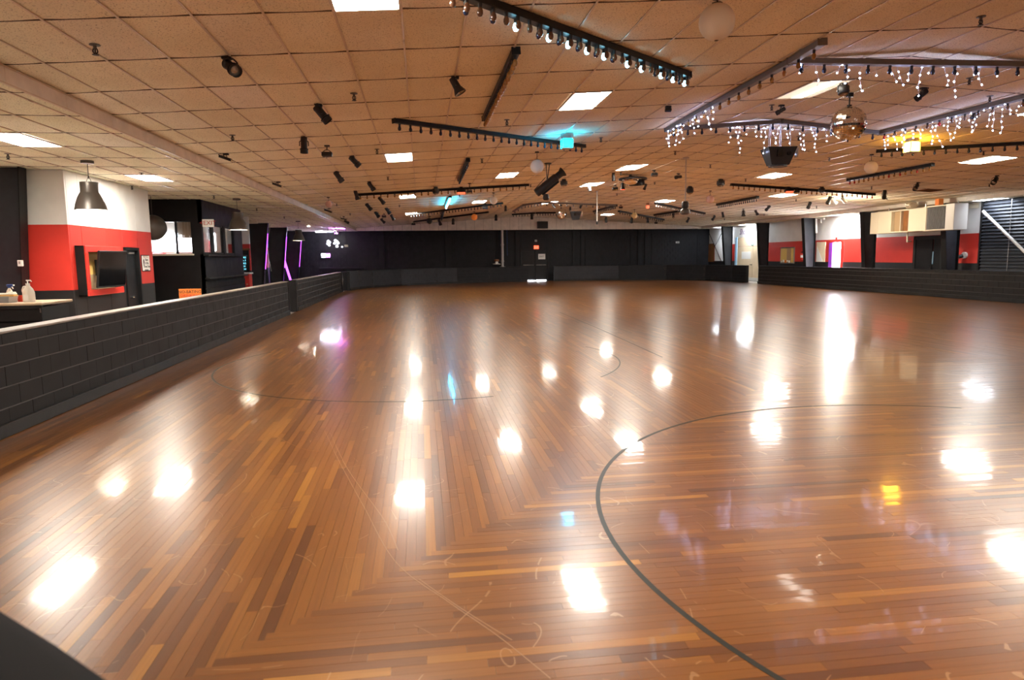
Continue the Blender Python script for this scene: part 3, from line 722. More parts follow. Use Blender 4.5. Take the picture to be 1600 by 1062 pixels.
cu.cyl((hY(270, 365, 22.3).x, 22.3, 2.88), (XBO-.05, 22.3, 2.88), .012); cu = single('valance_curtain', cu, 'tan', 'tan pleated curtain inside the black booth above the window', 'curtain', (hY(290, 365, 22.3).x, 22.3, 2.88))
# round brown globe half hidden by the red wall
P = Vector((hY(239, 355.6, 20.6).x, 20.6, hY(239, 355.6, 20.6).z)); r = 18.5*20.6/FPX
b = MB(); b.lathe([(r*math.sin(PI*i/14), -r*math.cos(PI*i/14)) for i in range(15)], 24); b.cyl((0, 0, r), (0, 0, ZL-P.z), .008)
single('globe_lamp', b, 'shade', 'large brown globe hanging by the booth window past the red wall', 'lamp', (0, 0, 0), smooth=60).location = P
# exit sign on the booth corner
a, e, z0, z1 = onY(21.4, 316.5, 334, 342.5, 354.5)
ex = thing('exit_sign', 'white exit sign with red letters on the black booth corner', 'sign', ((a+e)/2, 21.4, z0))
b = MB(); b.cbox((0, 0, (z1-z0)/2), (e-a, .06, z1-z0), .008); b.build('housing', 'exitface', ex)
text('<EXIT', (z1-z0)*.78, 'inkred', ex, frameM((1, 0, 0), (0, 0, 1), (0, -.033, (z1-z0)/2)))
b = MB(); b.cbox((0, .16, (z1-z0)/2), (.05, .28, .08), .005); b.cbox(((XBO-.01-(a+e)/2)/2, .28, (z1-z0)/2), (abs(XBO-(a+e)/2)+.06, .05, .08), .005); b.build('bracket', 'black', ex)
# orange sign behind the wall
YS = 18.6; a, e, z0, z1 = onY(YS, 280, 315, 451, 475)
sg = thing('floor_sign', 'orange no eating sign standing behind the black block wall', 'sign', ((a+e)/2, YS, 0)); Wd = e-a
b = MB(); b.cbox((0, 0, z1/2+.04), (Wd, .03, z1-.08), .006); b.build('board', 'orange', sg)
for s in (-1, 1): b = MB(); b.cbox((s*Wd*.4, .06, .2), (.04, .2, .4), .005); b.build('leg', 'black', sg)
text('NO-EATING', .105, 'ink', sg, frameM((1, 0, 0), (0, 0, 1), (0, -.02, z1-.08))); text('DRINKING', .10, 'inkred', sg, frameM((1, 0, 0), (0, 0, 1), (0, -.02, z1-.18)))
# menu wall and red counter beyond the booth
YW = 30.0; a = WL; e = hY(391, 400, YW).x
b = MB(); b.box(((a+e)/2, YW+.06, ZL/2), (e-a, .12, ZL)); mw = struct(b.build('wall_inner', 'bandR'))
hb = MB(); a2, e2, z0, z1 = ybox(hb, YW, 372.5, 390.5, 390.5, 452, .04); hb.build('hatch_board', 'black', mw)
tb = MB(); ybox(tb, YW, 371, 391, 388, 391, .06); tb.build('hatch_trim', 'brown', mw)
mn = thing('menu_board', 'black menu board with turquoise writing above the red counter', 'sign', (hY(378, 412, YW-.05).x, YW-.05, hY(378, 412, YW).z))
a, e, z0, z1 = onY(YW-.05, 373, 383, 398, 425); b = MB(); b.cbox((0, 0, 0), (e-a, .03, z1-z0), .005); b.build('board', 'screen', mn)
for i, s in enumerate(('SNACKS', 'PIZZA 3', 'DRINKS', 'SLUSH', 'CANDY')): text(s, .1, 'menu', mn, frameM((1, 0, 0), (0, 0, 1), (0, -.018, (z1-z0)*(.36-.17*i))))
ct = thing('snack_counter', 'bright red counter box with white top past the booth', 'counter', (hY(384, 440, 29.2).x, 29.2, 0))
a, e, z0, z1 = onY(29.0, 375, 393, 428, 452); b = MB(); b.cbox((0, 0, z1/2), (e-a-.04, .5, z1), .01); b.build('body', 'red', ct)
b = MB(); b.cbox((0, -.02, z1+.03), (e-a+.05, .6, .06), .008); b.build('top', 'white', ct)
b = MB(); b.cbox(((e-a)*.25, -.262, z1*.62), (.05, .02, .05), .004); b.build('knob', 'tan', ct)
# red panel wall between the columns, and the purple-lit brace
q = MB(); q.cyl(hY(443, 403, 41.3), hY(458, 450, 41.3), .06, n=8); single('brace', q, 'purple', 'diagonal brace glowing in place of purple light on it, between two black columns', 'brace', tuple(hY(443, 403, 41.3)))  # emission stands in for purple light falling on the brace
q = MB(); q.cyl(Vector((hY(423, 361, 36.6).x, 36.6, ZL)), hY(417, 388, 36.6), .012, n=6); q.cyl(hY(417, 388, 36.6), hY(424, 424, 36.6), .012, n=6); single('tie_rod', q, 'steel', 'thin crossed tie rod before the red wall between columns', 'rod', tuple(hY(423, 361, 36.6)))
for i, (x_, y_, w_) in enumerate(((391, 347, 14),)):
    P = hz(x_, y_, ZL-.1); b = MB(); b.cbox((0, 0, 0), (.62, .3, .12), .01); b.cyl((0, 0, .05), (0, 0, .12), .05)
    single('wall_heater', b, 'cream', 'small grey box unit under the low ceiling by the first purple column', 'heater', (0, 0, 0)).location = P

# snack counter by the camera, with cleaning things on it
YC = 10.0; CZ = 1.115; DZ = CZ-.965
cx1 = hY(66, 470, YC).x; cx0 = -7.4
cn = thing('service_counter', 'black clad counter with beige worktop behind the near block wall', 'counter', ((cx0+cx1)/2, YC+.4, 0)); hw = (cx1-cx0)/2
b = MB(); b.box((0, .02, .45+DZ/2), (2*hw-.1, .74, .9+DZ)); b.build('body', 'blackrough', cn)
for k in range(6): b = MB(); b.cbox((0, -.37, .80+DZ-.19*k), (2*hw-.06, .03, .175), .006); b.build('cladding_board', 'block', cn)
b = MB(); b.cbox((0, -.39, .905+DZ), (2*hw-.02, .05, .05), .006); b.build('edge_rail', 'plinth', cn)
b = MB(); b.cbox((0, 0, .948+DZ), (2*hw, .84, .035), .008); b.build('worktop', 'counter', cn)
b = MB(); b.cbox((hw-.03, -.41, .86+DZ), (.02, .012, .06), .003); b.build('bottle_opener', 'chrome', cn)
def onc(x, y): q = hY(x, y, YC+.2); return Vector((q.x, q.y, CZ))
P = onc(45.5, 466); s = ppx(P)
jb = thing('soap_jug', 'milky plastic pump jug standing on the beige worktop', 'jug', P); jb.scale = (1.12,)*3
b = MB(); b.lathe([(.002, 0), (.060, 0), (.066, .012), (.066, .10), (.064, .125), (.05, .165), (.028, .195), (.022, .205), (.022, .215)], 20); b.build('body', 'bottle', jb, 50)
b = MB(); b.tube([(-.062, 0, .10), (-.07, 0, .15), (-.055, 0, .19), (-.03, 0, .195)], .009, 8); b.build('handle', 'bottle', jb, 50)
b = MB(); b.cyl((0, 0, .21), (0, 0, .232), .024, n=14); b.cyl((0, 0, .232), (0, 0, .262), .007, n=8); b.cbox((.012, 0, .268), (.055, .018, .014), .004); b.cyl((.036, 0, .268), (.046, 0, .252), .006, n=6); b.build('pump', 'white', jb, 50)
b = MB(); b.box((0, -.0665, .06), (.055, .002, .07)); b.build('label_sheet', 'paper', jb)
P = hY(16, 466, YC+.52); P.z = CZ; sp = thing('spray_bottle', 'spray bottle with blue trigger head behind the sponge', 'bottle', P)
b = MB(); b.lathe([(.002, 0), (.04, 0), (.042, .01), (.042, .12), (.03, .16), (.016, .18), (.016, .2)], 16); b.build('body', 'bottle', sp, 50)
b = MB(); b.cbox((.012, 0, .225), (.085, .026, .035), .006); b.cyl((0, 0, .19), (0, 0, .21), .018, n=10); b.build('trigger_head', 'bluep', sp)
b = MB(); b.cbox((.04, 0, .20), (.012, .016, .05), .003, Matrix.Rotation(-.5, 3, 'Y')); b.cyl((.054, 0, .228), (.07, 0, .228), .01, n=8); b.build('trigger', 'white', sp)
P = onc(10, 467)+Vector((-.04, -.02, 0)); ty = thing('metal_tray', 'shallow grey metal tray at the worktop front', 'tray', P)
b = MB(); b.hexa([(-.2, -.1, 0), (.13, -.1, 0), (.13, .1, 0), (-.2, .1, 0), (-.21, -.11, .085), (.145, -.11, .085), (.145, .11, .085), (-.21, .11, .085)]); b.build('body', 'galv', ty)
for yy in (-.115, .115): b = MB(); b.cbox((-.0325, yy, .087), (.36, .012, .012), .003); b.build('rim', 'steel', ty)
b = MB(); b.lathe([(.002, 0), (.03, .004), (.04, .02), (.03, .036), (.002, .04)], 14, ax=(0, 0, 1)); o = single('scrub_sponge', b, 'bread', 'small tan sponge at the far edge of the tray', 'sponge', (0, 0, 0), smooth=60); o.location = P+Vector((-.15, 0, .087)); o.scale = (1.3, .8, .9)
P2 = P+Vector((.0, 0, .087)); cl = thing('folded_cloth', 'folded cream cloth with orange underside lying on the tray', 'cloth', P2+Vector((.06, 0, 0)))
b = MB(); b.cbox((0, 0, .011), (.24, .11, .022), .009); b.build('lower_fold', 'bread', cl)
b = MB(); b.cbox((.0, 0, .034), (.23, .10, .024), .011); b.cbox((.07, 0, .053), (.08, .07, .016), .007); b.build('upper_fold', 'bottle', cl)
P = hY(33.5, 466, YC+.36); P.z = CZ; b = MB(); b.lathe([(.002, 0), (.044, 0), (.05, .085), (.053, .09), (.046, .09), (.042, .01)], 18); single('plastic_cup', b, 'redbox', 'red plastic cup standing beside the milky jug', 'cup', (0, 0, 0), smooth=50).location = P

# pendants under the low ceiling
def pendant(x, ytop, yrim, wpx, label, matched):
    P = hz(x, ytop, ZL); s = ppx(P); R_ = wpx/2*s; rim = P+Vector((0, 0, -(yrim-ytop)*s)); k = R_/.3
    t = thing('pendant_lamp', label, 'pendant lamp', P, 'bronze pendant lamps'); h = -(rim-P).length
    b = MB(); b.lathe([(.002, 0), (.10*k*1.2, 0), (.10*k*1.2, -.05), (.002, -.055)], 20); b.build('canopy', 'shade', t, 40)
    b = MB(); top = h+.56*k; b.cyl((0, 0, -.05), (0, 0, top+.06), .006, n=6); b.tube([(.0, 0, top+.12), (.05*k, 0, top)], .004, 5); b.tube([(.0, 0, top+.12), (-.05*k, 0, top)], .004, 5); b.build('cord', 'black', t)
    prof = [(.17, .56), (.17, .36), (.19, .33), (.235, .24), (.275, .12), (.3, 0)]
    b = MB(); b.lathe([(.002, .565), (.16, .562)]+prof+[(.292, 0)]+[(r_-.008, z_) for r_, z_ in prof[::-1][1:]], 28); b.v = [(x_*k, y_*k, z_*k+h) for x_, y_, z_ in b.v]; b.build('shade', 'shade', t, 35)
    b = MB(); b.lathe([(.002, .24), (.05, .24), (.085, .17), (.085, .12), (.05, .06), (.002, .045)], 16); b.v = [(x_*k, y_*k, z_*k+h) for x_, y_, z_ in b.v]; b.build('bulb', 'lamp', t, 60)
    b = MB(); b.lathe([(.284, .012), (.262, .12), (.222, .24), (.002, .25)], 24); b.v = [(x_*k, y_*k, z_*k+h) for x_, y_, z_ in b.v]; b.build('inner_shade', 'shadein', t, 60)
    return t
pendant(136, 251, 327, 46, 'large bronze bell pendant hanging before the white and red wall', 1)
pendant(369.5, 310, 358.5, 29, 'bronze bell pendant beside the booth windows', 1)
pendant(465.5, 345, 375.5, 18, 'small far bronze pendant before the last purple column', 1)

# far corner alcove: neon, globes, projector, ceiling lamps
def sph(b, c, r, n=12, m=8): return b.lathe([(r*math.sin(PI*i/m), -r*math.cos(PI*i/m)) for i in range(m+1)], n, c)
YN2 = DF-.1
P = hY(509, 399, YN2); ne = thing('neon_sign', 'glowing purple and white sign on the dark far wall', 'neon sign', P)
b = MB(); b.cbox((0, .05, 0), (.75, .05, .42), .01); b.build('back_panel', 'black', ne)
b = MB(); b.cbox((-.14, 0, 0), (.26, .05, .24), .02); b.build('white_tube', 'glow', ne, label='white glowing part')
b = MB(); b.cbox((.15, 0, .0), (.24, .05, .22), .02); b.build('purple_tube', 'neon', ne, label='purple glowing part')
for nm, pts, lb in (('globe_cluster', [(513, 377, 2.2), (515, 378.5, 2), (512, 380.5, 2), (514.5, 383, 1.8)], 'cluster of pale glass globes left of its twin, above the purple sign'), ('globe_cluster', [(524, 375.5, 2), (526.5, 377, 1.8), (522.5, 380, 1.8), (528, 379.5, 2.2), (526.5, 384.5, 2.2), (534.5, 385.5, 1.4)], 'larger cluster of pale glass globes beside the hanging projector')):
    P0 = hY(pts[0][0], pts[0][1], 40.5); t = thing(nm, lb, 'lamp', P0)
    for x_, y_, r_ in pts: b = MB(); sph(b, hY(x_, y_, 40.5)-P0, r_*40.5/FPX); b.build('globe', mat('globe_glass', (.8, .8, .85), .2, emit=(.8, .85, 1), strength=1.2) if 'globe_glass' not in bpy.data.materials else bpy.data.materials['globe_glass'], t, 60)
    b = MB(); top = ZL-P0.z
    for x_, y_, r_ in pts: q = hY(x_, y_, 40.5)-P0; b.cyl(q, (0, 0, top), .006, n=5)
    b.cyl((0, 0, top-.02), (0, 0, top), .1, n=12); b.build('cord', 'black', t)
P = hY(541, 384, 40); b = MB(); b.cbox((0, 0, 0), (.2, .2, .13), .015); b.cyl((.02, -.1, 0), (.02, -.14, 0), .04)
pj = single('projector', b, 'white', 'small white projector hanging on a rod near the purple sign', 'projector', (0, 0, 0)); pj.location = P
b = MB(); b.cyl((0, 0, .06), (0, 0, ZL-P.z), .012); b.build('rod', 'black', pj)
for x_, y_, lb in ((482, 353.2, 'small glowing downlight in the low ceiling near the last pendant'), (534, 364, 'small glowing downlight in the low ceiling near the far wall')):
    P = hz(x_, y_, ZL); P.y = min(P.y, DF-1.0); b = MB(); b.lathe([(.11, .0), (.11, -.012), (.085, -.014), (.08, 0)], 20); d = single('downlight', b, 'white', lb, 'downlight', (0, 0, 0), smooth=40); d.location = P
    b = MB(); b.cyl((0, 0, -.004), (0, 0, -.006), .08, n=16); b.build('lens', 'lamp', d)
P = hz(507, 361.5, ZL-.05); P.y = min(P.y, DF-.7); tl = thing('tube_light', 'white glowing tube fixture under the purple-lit low ceiling', 'light', P)
b = MB(); b.cbox((0, 0, .025), (1.15, .16, .045), .01); b.build('housing', 'white', tl)
b = MB(); b.cyl((-.55, 0, -.015), (.55, 0, -.015), .025, n=10); b.build('tube', 'glow', tl, 50)
P = hz(527, 357, ZL); P.y = min(P.y, DF-1.9); tl = thing('tube_light', 'purple uplight in an added trough hung under the low ceiling beside the white tube', 'light', P)
b = MB()
for c, d in (((0, 0, -.33), (.2, 1.4, .02)), ((-.1, 0, -.28), (.02, 1.4, .12)), ((.1, 0, -.28), (.02, 1.4, .12))): b.box(c, d)
b.build('trough', 'black', tl)  # trough added so the purple light only goes up
b = MB(); b.cyl((0, -.65, -.29), (0, .65, -.29), .025, n=10); b.build('tube', 'uplight', tl, 50)
for yy in (-.6, .6): b = MB(); b.cyl((0, yy, -.32), (0, yy, 0), .008, n=6); b.build('hanger_rod', 'black', tl)
lg = MB(); ybox(lg, DF-.0, 499, 570, 417.5, 420.5, .12); lg = single('wall_ledge', lg, 'capdark', 'thin dark ledge along the far wall under the purple sign', 'ledge', (hY(530, 419, DF).x, DF, hY(530, 419, DF).z))

# far wall: door, exit sign, notice, standpipe, fan, speaker
x0, x1, z0, z1 = onY(DF, 815, 855, 392, 438)
b = MB(); xm = hY(835.5, 410, DF).x
b.cbox(((x0+xm)/2, DF-.03, z1/2), (xm-x0-.02, .05, z1-.02), .006); fd = struct(b.build('door_2', 'door'))
b = MB(); b.cbox(((x1+xm)/2, DF-.03, z1/2), (x1-xm-.02, .05, z1-.02), .006); b.build('door_leaf', 'door', fd)
b = MB()
for q in (x0-.05, x1+.05): b.cbox((q, DF-.05, z1/2), (.1, .14, z1+.1), .006)
b.cbox(((x0+x1)/2, DF-.05, z1+.05), (x1-x0, .14, .1), .006); b.build('door_frame', 'capdark', fd)
b = MB(); zz = hY(840, 413.7, DF).z
for p_, q_ in ((x0+.1, xm-.08), (xm+.08, x1-.1)): b.cyl((p_, DF-.1, zz), (q_, DF-.1, zz), .025, n=8)
b.build('push_bar', 'cap', fd)
for p_, q_ in ((x0+.03, xm-.04), (xm+.06, x1-.1)):
    b = MB(); b.box(((p_+q_)/2, DF-.07, .02), (q_-p_, .02, .035)); b.build('daylight_gap', 'dayglow', fd)
nt = MB(); q = ybox(nt, DF-.06, 841, 852, 396.5, 405, .012); o = single('notice', nt, 'paper', 'white notice sheet on the far black exit door', 'notice', ((q[0]+q[1])/2, DF-.06, q[2]))
text('EXIT', .16, 'ink', o, frameM((1, 0, 0), (0, 0, 1), (0, -.016, (q[3]-q[2])/2)))
es = MB(); q = ybox(es, DF-.04, 834, 841.5, 383.5, 389, .1); o = single('exit_sign', es, 'redlit', 'red lit exit sign over the far black door', 'sign', ((q[0]+q[1])/2, DF-.04, q[2]))
text('EXIT', .14, 'exitface', o, frameM((1, 0, 0), (0, 0, 1), (0, -.104, (q[3]-q[2])/2)))
for x0_, x1_, y0_, y1_, lb in ((835.5, 838.8, 374.5, 377.5, 'small pale box above the far exit sign'), (1055.5, 1061, 377, 380, 'small white box on the dark wall near the far corner')):
    b = MB(); q = ybox(b, DF-.02, x0_, x1_, y0_, y1_, .08); o = single('alarm_box', b, 'white', lb, 'alarm', ((q[0]+q[1])/2, DF, q[2]))
    b = MB(); b.cyl(((q[0]+q[1])/2, DF-.1, (q[2]+q[3])/2), ((q[0]+q[1])/2, DF-.12, (q[2]+q[3])/2), .03, n=10); b.build('lens', 'sense', o, org=o.location)
YP = DF-.35; xp = hY(785, 390, YP).x
sp = thing('standpipe', 'pale vertical pipe rising to the fascia before the far wall', 'pipe', (xp, YP, 0))
b = MB(); b.cyl((0, 0, 0), (0, 0, ZL), .085, n=14); b.build('pipe', 'pipew', sp, 50)
for zz in (.95, 1.35, 2.45): b = MB(); b.cyl((0, 0, zz), (0, 0, zz+.07), .12, n=14); b.build('collar', 'pipew', sp, 50)
b = MB(); b.cyl((0, 0, .8), (0, -.12, .8), .05, n=10); b.cyl((-.2, 0, .98), (.2, 0, .98), .04, n=10); b.build('valve', 'steel', sp, 50)
xf = hY(776, 410, YP).x; zf = hY(776, 413, YP).z
fn = thing('alarm_bell', 'white round bell with brown cap beside the far pale pipe', 'bell', (xf, YP, 0))
b = MB(); b.cyl((0, 0, 0), (0, 0, zf), .04, n=10); b.build('post', 'black', fn)
b = MB(); b.lathe([(.002, 0), (.27, .0), (.27, .04), (.12, .08), (.09, .2), (.002, .2)], 18, (0, 0, zf)); b.build('dish', 'white', fn, 40)
b = MB(); b.lathe([(.17, .2), (.17, .34), (.002, .36)], 16, (0, 0, zf)); b.build('cap', 'brown', fn, 40)
xc_ = hY(792.3, 380, YP+.2).x; b = MB(); b.tube([(0, 0, ZL), (0, 0, 2.2), (.01, 0, 1.75)], .015, 6); single('blue_drop_line', b, 'bluep', 'thin blue cord hanging beside the far pale pipe', 'cord', (0, 0, 0)).location = (xc_, YP+.2, 0)
b = MB(); q = ybox(b, FY-.03, 839, 855, 346, 357, .3, .02); o = single('speaker_box', b, 'can', 'black speaker box fixed on the far pale fascia panels', 'speaker', ((q[0]+q[1])/2, FY-.03, q[2]))
b = MB(); b.box(((q[0]+q[1])/2, FY-.335, (q[2]+q[3])/2), (q[1]-q[0]-.08, .01, q[3]-q[2]-.08)); b.build('grille', 'blackrough', o, org=o.location)

# ================================================================== RIGHT WALL
XW = WR-.01
def rw(name, px, t, m_, label, cat, group=None, kind=None, X=XW):
    b = MB(); a, e, z0, z1 = xbox(b, X, *px, t); org = (X, (a+e)/2, z0)
    o = b.build(name, m_, None, None, loc=org, org=org)
    if kind: o['kind'] = 'structure'
    else: tag(o, label, cat, group)
    return o, a, e, z0, z1
def wallM(X, y, z): return frameM((0, -1, 0), (0, 0, 1), (X, y, z))
o, *_ = rw('wood_panel', (1106, 1116, 380.5, 409), .03, 'brown', 'brown wood panel in the far corner beside a white board', 'panel')
o, *_ = rw('white_board', (1117.5, 1133, 379, 407.5), .04, 'paper', 'tall white board beside the brown panel and far column', 'board')
q = MB(); q.cyl(hX(1107, 362, XW-.06), hX(1127, 408, XW-.06), .02, n=6); q.cyl(hX(1129, 362, XW-.06), hX(1117, 384, XW-.06), .02, n=6); single('tie_rod', q, 'black', 'thin black cross rods over the white board and brown panel', 'rod', tuple(hX(1107, 362, XW-.06)))
# tan double doors with transom
a, e, z0, z1 = onX(XW, 1151, 1190, 370, 437.5); z0 = 0; ya, yb = a, e; zd = hX(1168, 385, XW).z
b = MB(); yl = hX(1177, 410, XW).y
b.cbox((XW-.03, (yl+e)/2-.06, zd/2+.1), (.05, e-yl-.14, zd-.2), .006); td = struct(b.build('door_3', 'doortan'))
b = MB(); b.cbox((XW-.03, (yl+a)/2, zd/2+.1), (.05, yl-a-.02, zd-.2), .006); b.build('door_leaf', 'doortan', td)
b = MB(); b.cbox((XW-.03, (a+e)/2-.06, (zd+z1)/2), (.05, e-a-.14, z1-zd-.03), .006); b.build('transom', 'doortan', td)
b = MB(); b.cbox((XW-.04, (a+e)/2-.06, .1), (.06, e-a-.14, .19), .006); b.build('kick_plate', 'white', td)
b = MB(); b.cbox((XW-.05, e-.05, z1/2), (.1, .26, z1), .008); b.build('door_jamb', 'blue', td, label='pale blue jamb')
b = MB(); qq = hX(1175, 408, XW); b.cyl((XW-.05, yl+.06, 1.0), (XW-.13, yl+.06, 1.0), .02, n=8); b.cyl((XW-.13, yl+.06, 1.0), (XW-.13, yl+.2, 1.02), .016, n=8); b.build('door_handle', 'black', td)
rw('door_notice', (1160, 1174.5, 393, 404.5), .062, 'paper', 'square white notice on the tan double doors', 'notice')
o, a, e, z0, z1 = rw('pictogram_sign', (1172, 1182.5, 376, 383.5), .06, 'paper', 'white sign with green emblem above the tan double doors', 'sign')
b = MB()
for s in (-1, 1):
    for i in range(6): t0 = s*(.25+.38*i); b.box((-.064, .16*math.sin(t0), (z1-z0)*.5-.14*math.cos(t0)), (.006, .05, .07), Matrix.Rotation(-t0, 3, 'X'))
b.cyl((-.063, 0, (z1-z0)*.55), (-.068, 0, (z1-z0)*.55), .05, n=10); b.build('emblem', 'inkgreen', o)
o, a, e, z0, z1 = rw('name_banner', (1150, 1184, 352.5, 369.5), .03, 'white', 'white banner with purple script above the tan doors', 'banner')
text('Shot.', .52, 'inkpurple', o, wallM(-.034, .35, (z1-z0)*.45), shear=.25)
# red wall bay: framed serving opening, extinguisher
o, a, e, z0, z1 = rw('framed_opening', (1220.5, 1242, 386, 411.5), .05, 'steel', 'steel framed opening showing a yellow room in the red wall', 'window')
b = MB(); b.box((-.055, 0, (z1-z0)/2), (.01, e-a-.12, z1-z0-.12)); b.build('lit_room_panel', 'yellow', o)
b = MB(); b.box((-.062, -(e-a)*.15, (z1-z0)*.5), (.01, (e-a)*.3, z1-z0-.14)); b.build('inner_door', 'tan', o)
for i in range(5): b = MB(); b.cbox((-.09, (e-a)*(.34-.14*i), .11+.03*(i % 2)), (.06, .09, .09+.04*(i % 3)), .01); b.build('shelf_item', ('white', 'white', 'orange', 'white', 'paper')[i], o)
q = hX(1253, 400, XW-.12); fe = thing('fire_extinguisher', 'small red fire extinguisher hung on the red wall by the grey column', 'extinguisher', (q.x, q.y, q.z-.2))
b = MB(); b.lathe([(.002, 0), (.075, 0), (.08, .02), (.08, .3), (.05, .36), (.02, .38)], 14); b.build('cylinder', 'redbox', fe, 50)
b = MB(); b.cbox((0, 0, .41), (.05, .1, .05), .005); b.tube([(0, .05, .4), (0, .12, .3), (0, .12, .1)], .012, 6); b.build('hose_head', 'black', fe)
b = MB(); b.cyl((0, 0, .12), (0, 0, .25), .082, n=14); b.build('label_band', 'paper', fe)
b = MB(); b.cbox((.1, 0, .2), (.04, .06, .3), .005); b.build('wall_bracket', 'black', fe)
# bright bay: tan booth panel, lit doorway with purple jamb, white pipes
rw('poster_panel', (1276, 1290, 378, 409), .03, 'doortan', 'tan panel with a white slanting sheet beside the lit doorway', 'panel')
q = MB(); a, e, z0, z1 = onX(XW-.035, 1276, 1290, 384, 408.5); q.prism([(XW-.032, e, z0), (XW-.032, e, z1), (XW-.032, e-(e-a)*.25, z1-(z1-z0)*.35), (XW-.032, e-(e-a)*.72, z0)], (-.008, 0, 0)); single('slanted_sheet', q, 'paper', 'white slanting sheet leaning across the tan panel', 'sheet', (XW, e, z0))
a, e, z0, z1 = onX(XW, 1303, 1316, 378.5, 417)
b = MB(); b.box((XW-.005, (a+e)/2, z1/2), (.01, e-a, z1)); d4 = struct(b.build('door_4', 'dayglow'))
a2, e2, _, _ = onX(XW, 1297.5, 1303, 378.5, 417); b = MB(); b.cbox((XW-.05, (a2+e2)/2, z1/2), (.1, e2-a2, z1), .006); b.build('door_jamb', 'purp', d4, label='purple jamb')
b = MB(); b.cbox((XW-.05, a-.04, z1/2), (.1, .08, z1), .006); b.cbox((XW-.05, (a+e2)/2, z1+.04), (.1, e2-a+.16, .08), .006); b.build('door_frame', 'red', d4)
o, *_ = rw('wall_switch_sign', (1305.5, 1308.5, 370.5, 374), .01, 'redbox', 'tiny red label above the lit doorway', 'sign')
q = MB(); P = [hX(1275.5, 364, 20.15), hX(1275.5, 340, 20.15), hX(1288, 341.5, 20.15)]
q.tube(P, .05, 8); q.tube([hX(1283, 341, 20.15), hX(1283, 348, 20.15)], .03, 8); q.cyl(hX(1275.5, 340, 20.15), hX(1275.5, 335, 20.15)+Vector((0, 0, .1)), .03); single('drain_pipe', q, 'white', 'white elbow pipe beside the blue-grey column under the ceiling', 'pipe', tuple(P[1]), smooth=50)
# black double door under the duct
a, e, z0, z1 = onX(XW, 1430, 1476, 369, 420); ym = hX(1459, 400, XW).y
b = MB(); b.cbox((XW-.04, (ym+e)/2, z1/2), (.05, e-ym-.06, z1-.1), .006); d5 = struct(b.build('door_5', 'door'))
b = MB(); b.cbox((XW-.04, (ym+a)/2, z1/2), (.05, ym-a-.06, z1-.1), .006); b.build('door_leaf', 'door', d5)
b = MB(); b.cbox((XW-.05, e-.05, z1/2), (.11, .12, z1), .006); b.cbox((XW-.05, a+.05, z1/2), (.11, .12, z1), .006); b.cbox((XW-.05, (a+e)/2, z1-.05), (.11, e-a, .14), .006); b.build('door_frame', 'blackrough', d5)
b = MB(); b.cbox((XW-.08, ym-.05, z1*.62), (.03, .05, .5), .006); b.build('vision_strip', 'blue', d5, label='pale narrow glazed strip')
b = MB(); b.cyl((XW-.06, ym, 1.02), (XW-.14, ym, 1.02), .03, n=8); b.build('door_handle', 'chrome', d5, 50)
# cream duct and heater unit running along the wall over the curb
XD = 18.9
a, e, _, _ = onX(XD, 1360, 1494, 330, 360); zt = hX(1430, 325.5, XD).z; zb_ = hX(1430, 362, XD).z; hD = zt-zb_
du = thing('duct_unit', 'cream sheet metal duct and heater unit hung along the red wall', 'duct', (XD+.25, (a+e)/2, zb_))
def Yd(px): return hX(px, 344, XD).y-(a+e)/2
def dp(name, p0, p1, m_, z0=0, z1=None, x0=-.25, x1=.25, ch=.01):
    z1 = hD if z1 is None else z1; b = MB(); y0, y1_ = Yd(p1), Yd(p0); b.cbox(((x0+x1)/2, (y0+y1_)/2, (z0+z1)/2), (x1-x0, y1_-y0-.006, z1-z0), ch); return b.build(name, m_, du)
dp('duct_panel', 1360, 1372, 'cream'); dp('duct_panel', 1372, 1392.5, 'cream')
dp('recess_back', 1392.5, 1419, 'tan', .04, hD-.04, -.12, .25); dp('recess_rail', 1392.5, 1419, 'cream', 0, .05); dp('recess_rail', 1392.5, 1419, 'cream', hD-.05, hD)
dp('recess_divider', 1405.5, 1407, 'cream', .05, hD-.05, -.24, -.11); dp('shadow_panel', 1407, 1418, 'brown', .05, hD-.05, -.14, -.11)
dp('duct_panel', 1419, 1433, 'cream', .02); dp('duct_panel', 1433, 1445, 'cream', .02, None, -.29)
dp('grille_frame', 1445, 1449.5, 'cream', 0, hD+.03, -.32); dp('grille_back', 1449.5, 1480, 'blackrough', .05, hD-.02, -.22); dp('grille_rail', 1449.5, 1480, 'cream', 0, .05, -.32); dp('grille_rail', 1449.5, 1480, 'cream', hD-.02, hD+.03, -.32)
for i in range(13):
    b = MB(); yy = Yd(1449.5)+(Yd(1480)-Yd(1449.5))*(i+.5)/13; b.box((-.28, yy, hD/2+.015), (.07, .018, hD-.07), Matrix.Rotation(.5, 3, 'Z')); b.build('grille_fin', 'steel', du)
dp('end_box', 1480, 1494, 'white', 0, hD+.04, -.34, .2)
b = MB()
for yy in (Yd(1380), Yd(1436), Yd(1486)): b.cyl((0, yy, hD), (0, yy, ZL-zb_), .014, n=6)
b.build('hanger_rod', 'steel', du)
q = hX(1424, 326, XD+.25); b = MB(); prof = []
for i in range(13): prof.append((.2+(.025 if i % 2 else 0), -.24+.04*i))
b.lathe([(.002, -.24)]+prof+[(.002, .24)], 18, ax=(.3, 1, .1)); b.v = [(x_*.75, y_*.8, z_*.62) for x_, y_, z_ in b.v]; o = single('flex_duct', b, 'foil', 'crinkled foil flexible duct on top of the cream unit', 'duct', (0, 0, 0)); o.location = (q.x, q.y, zt+.15)
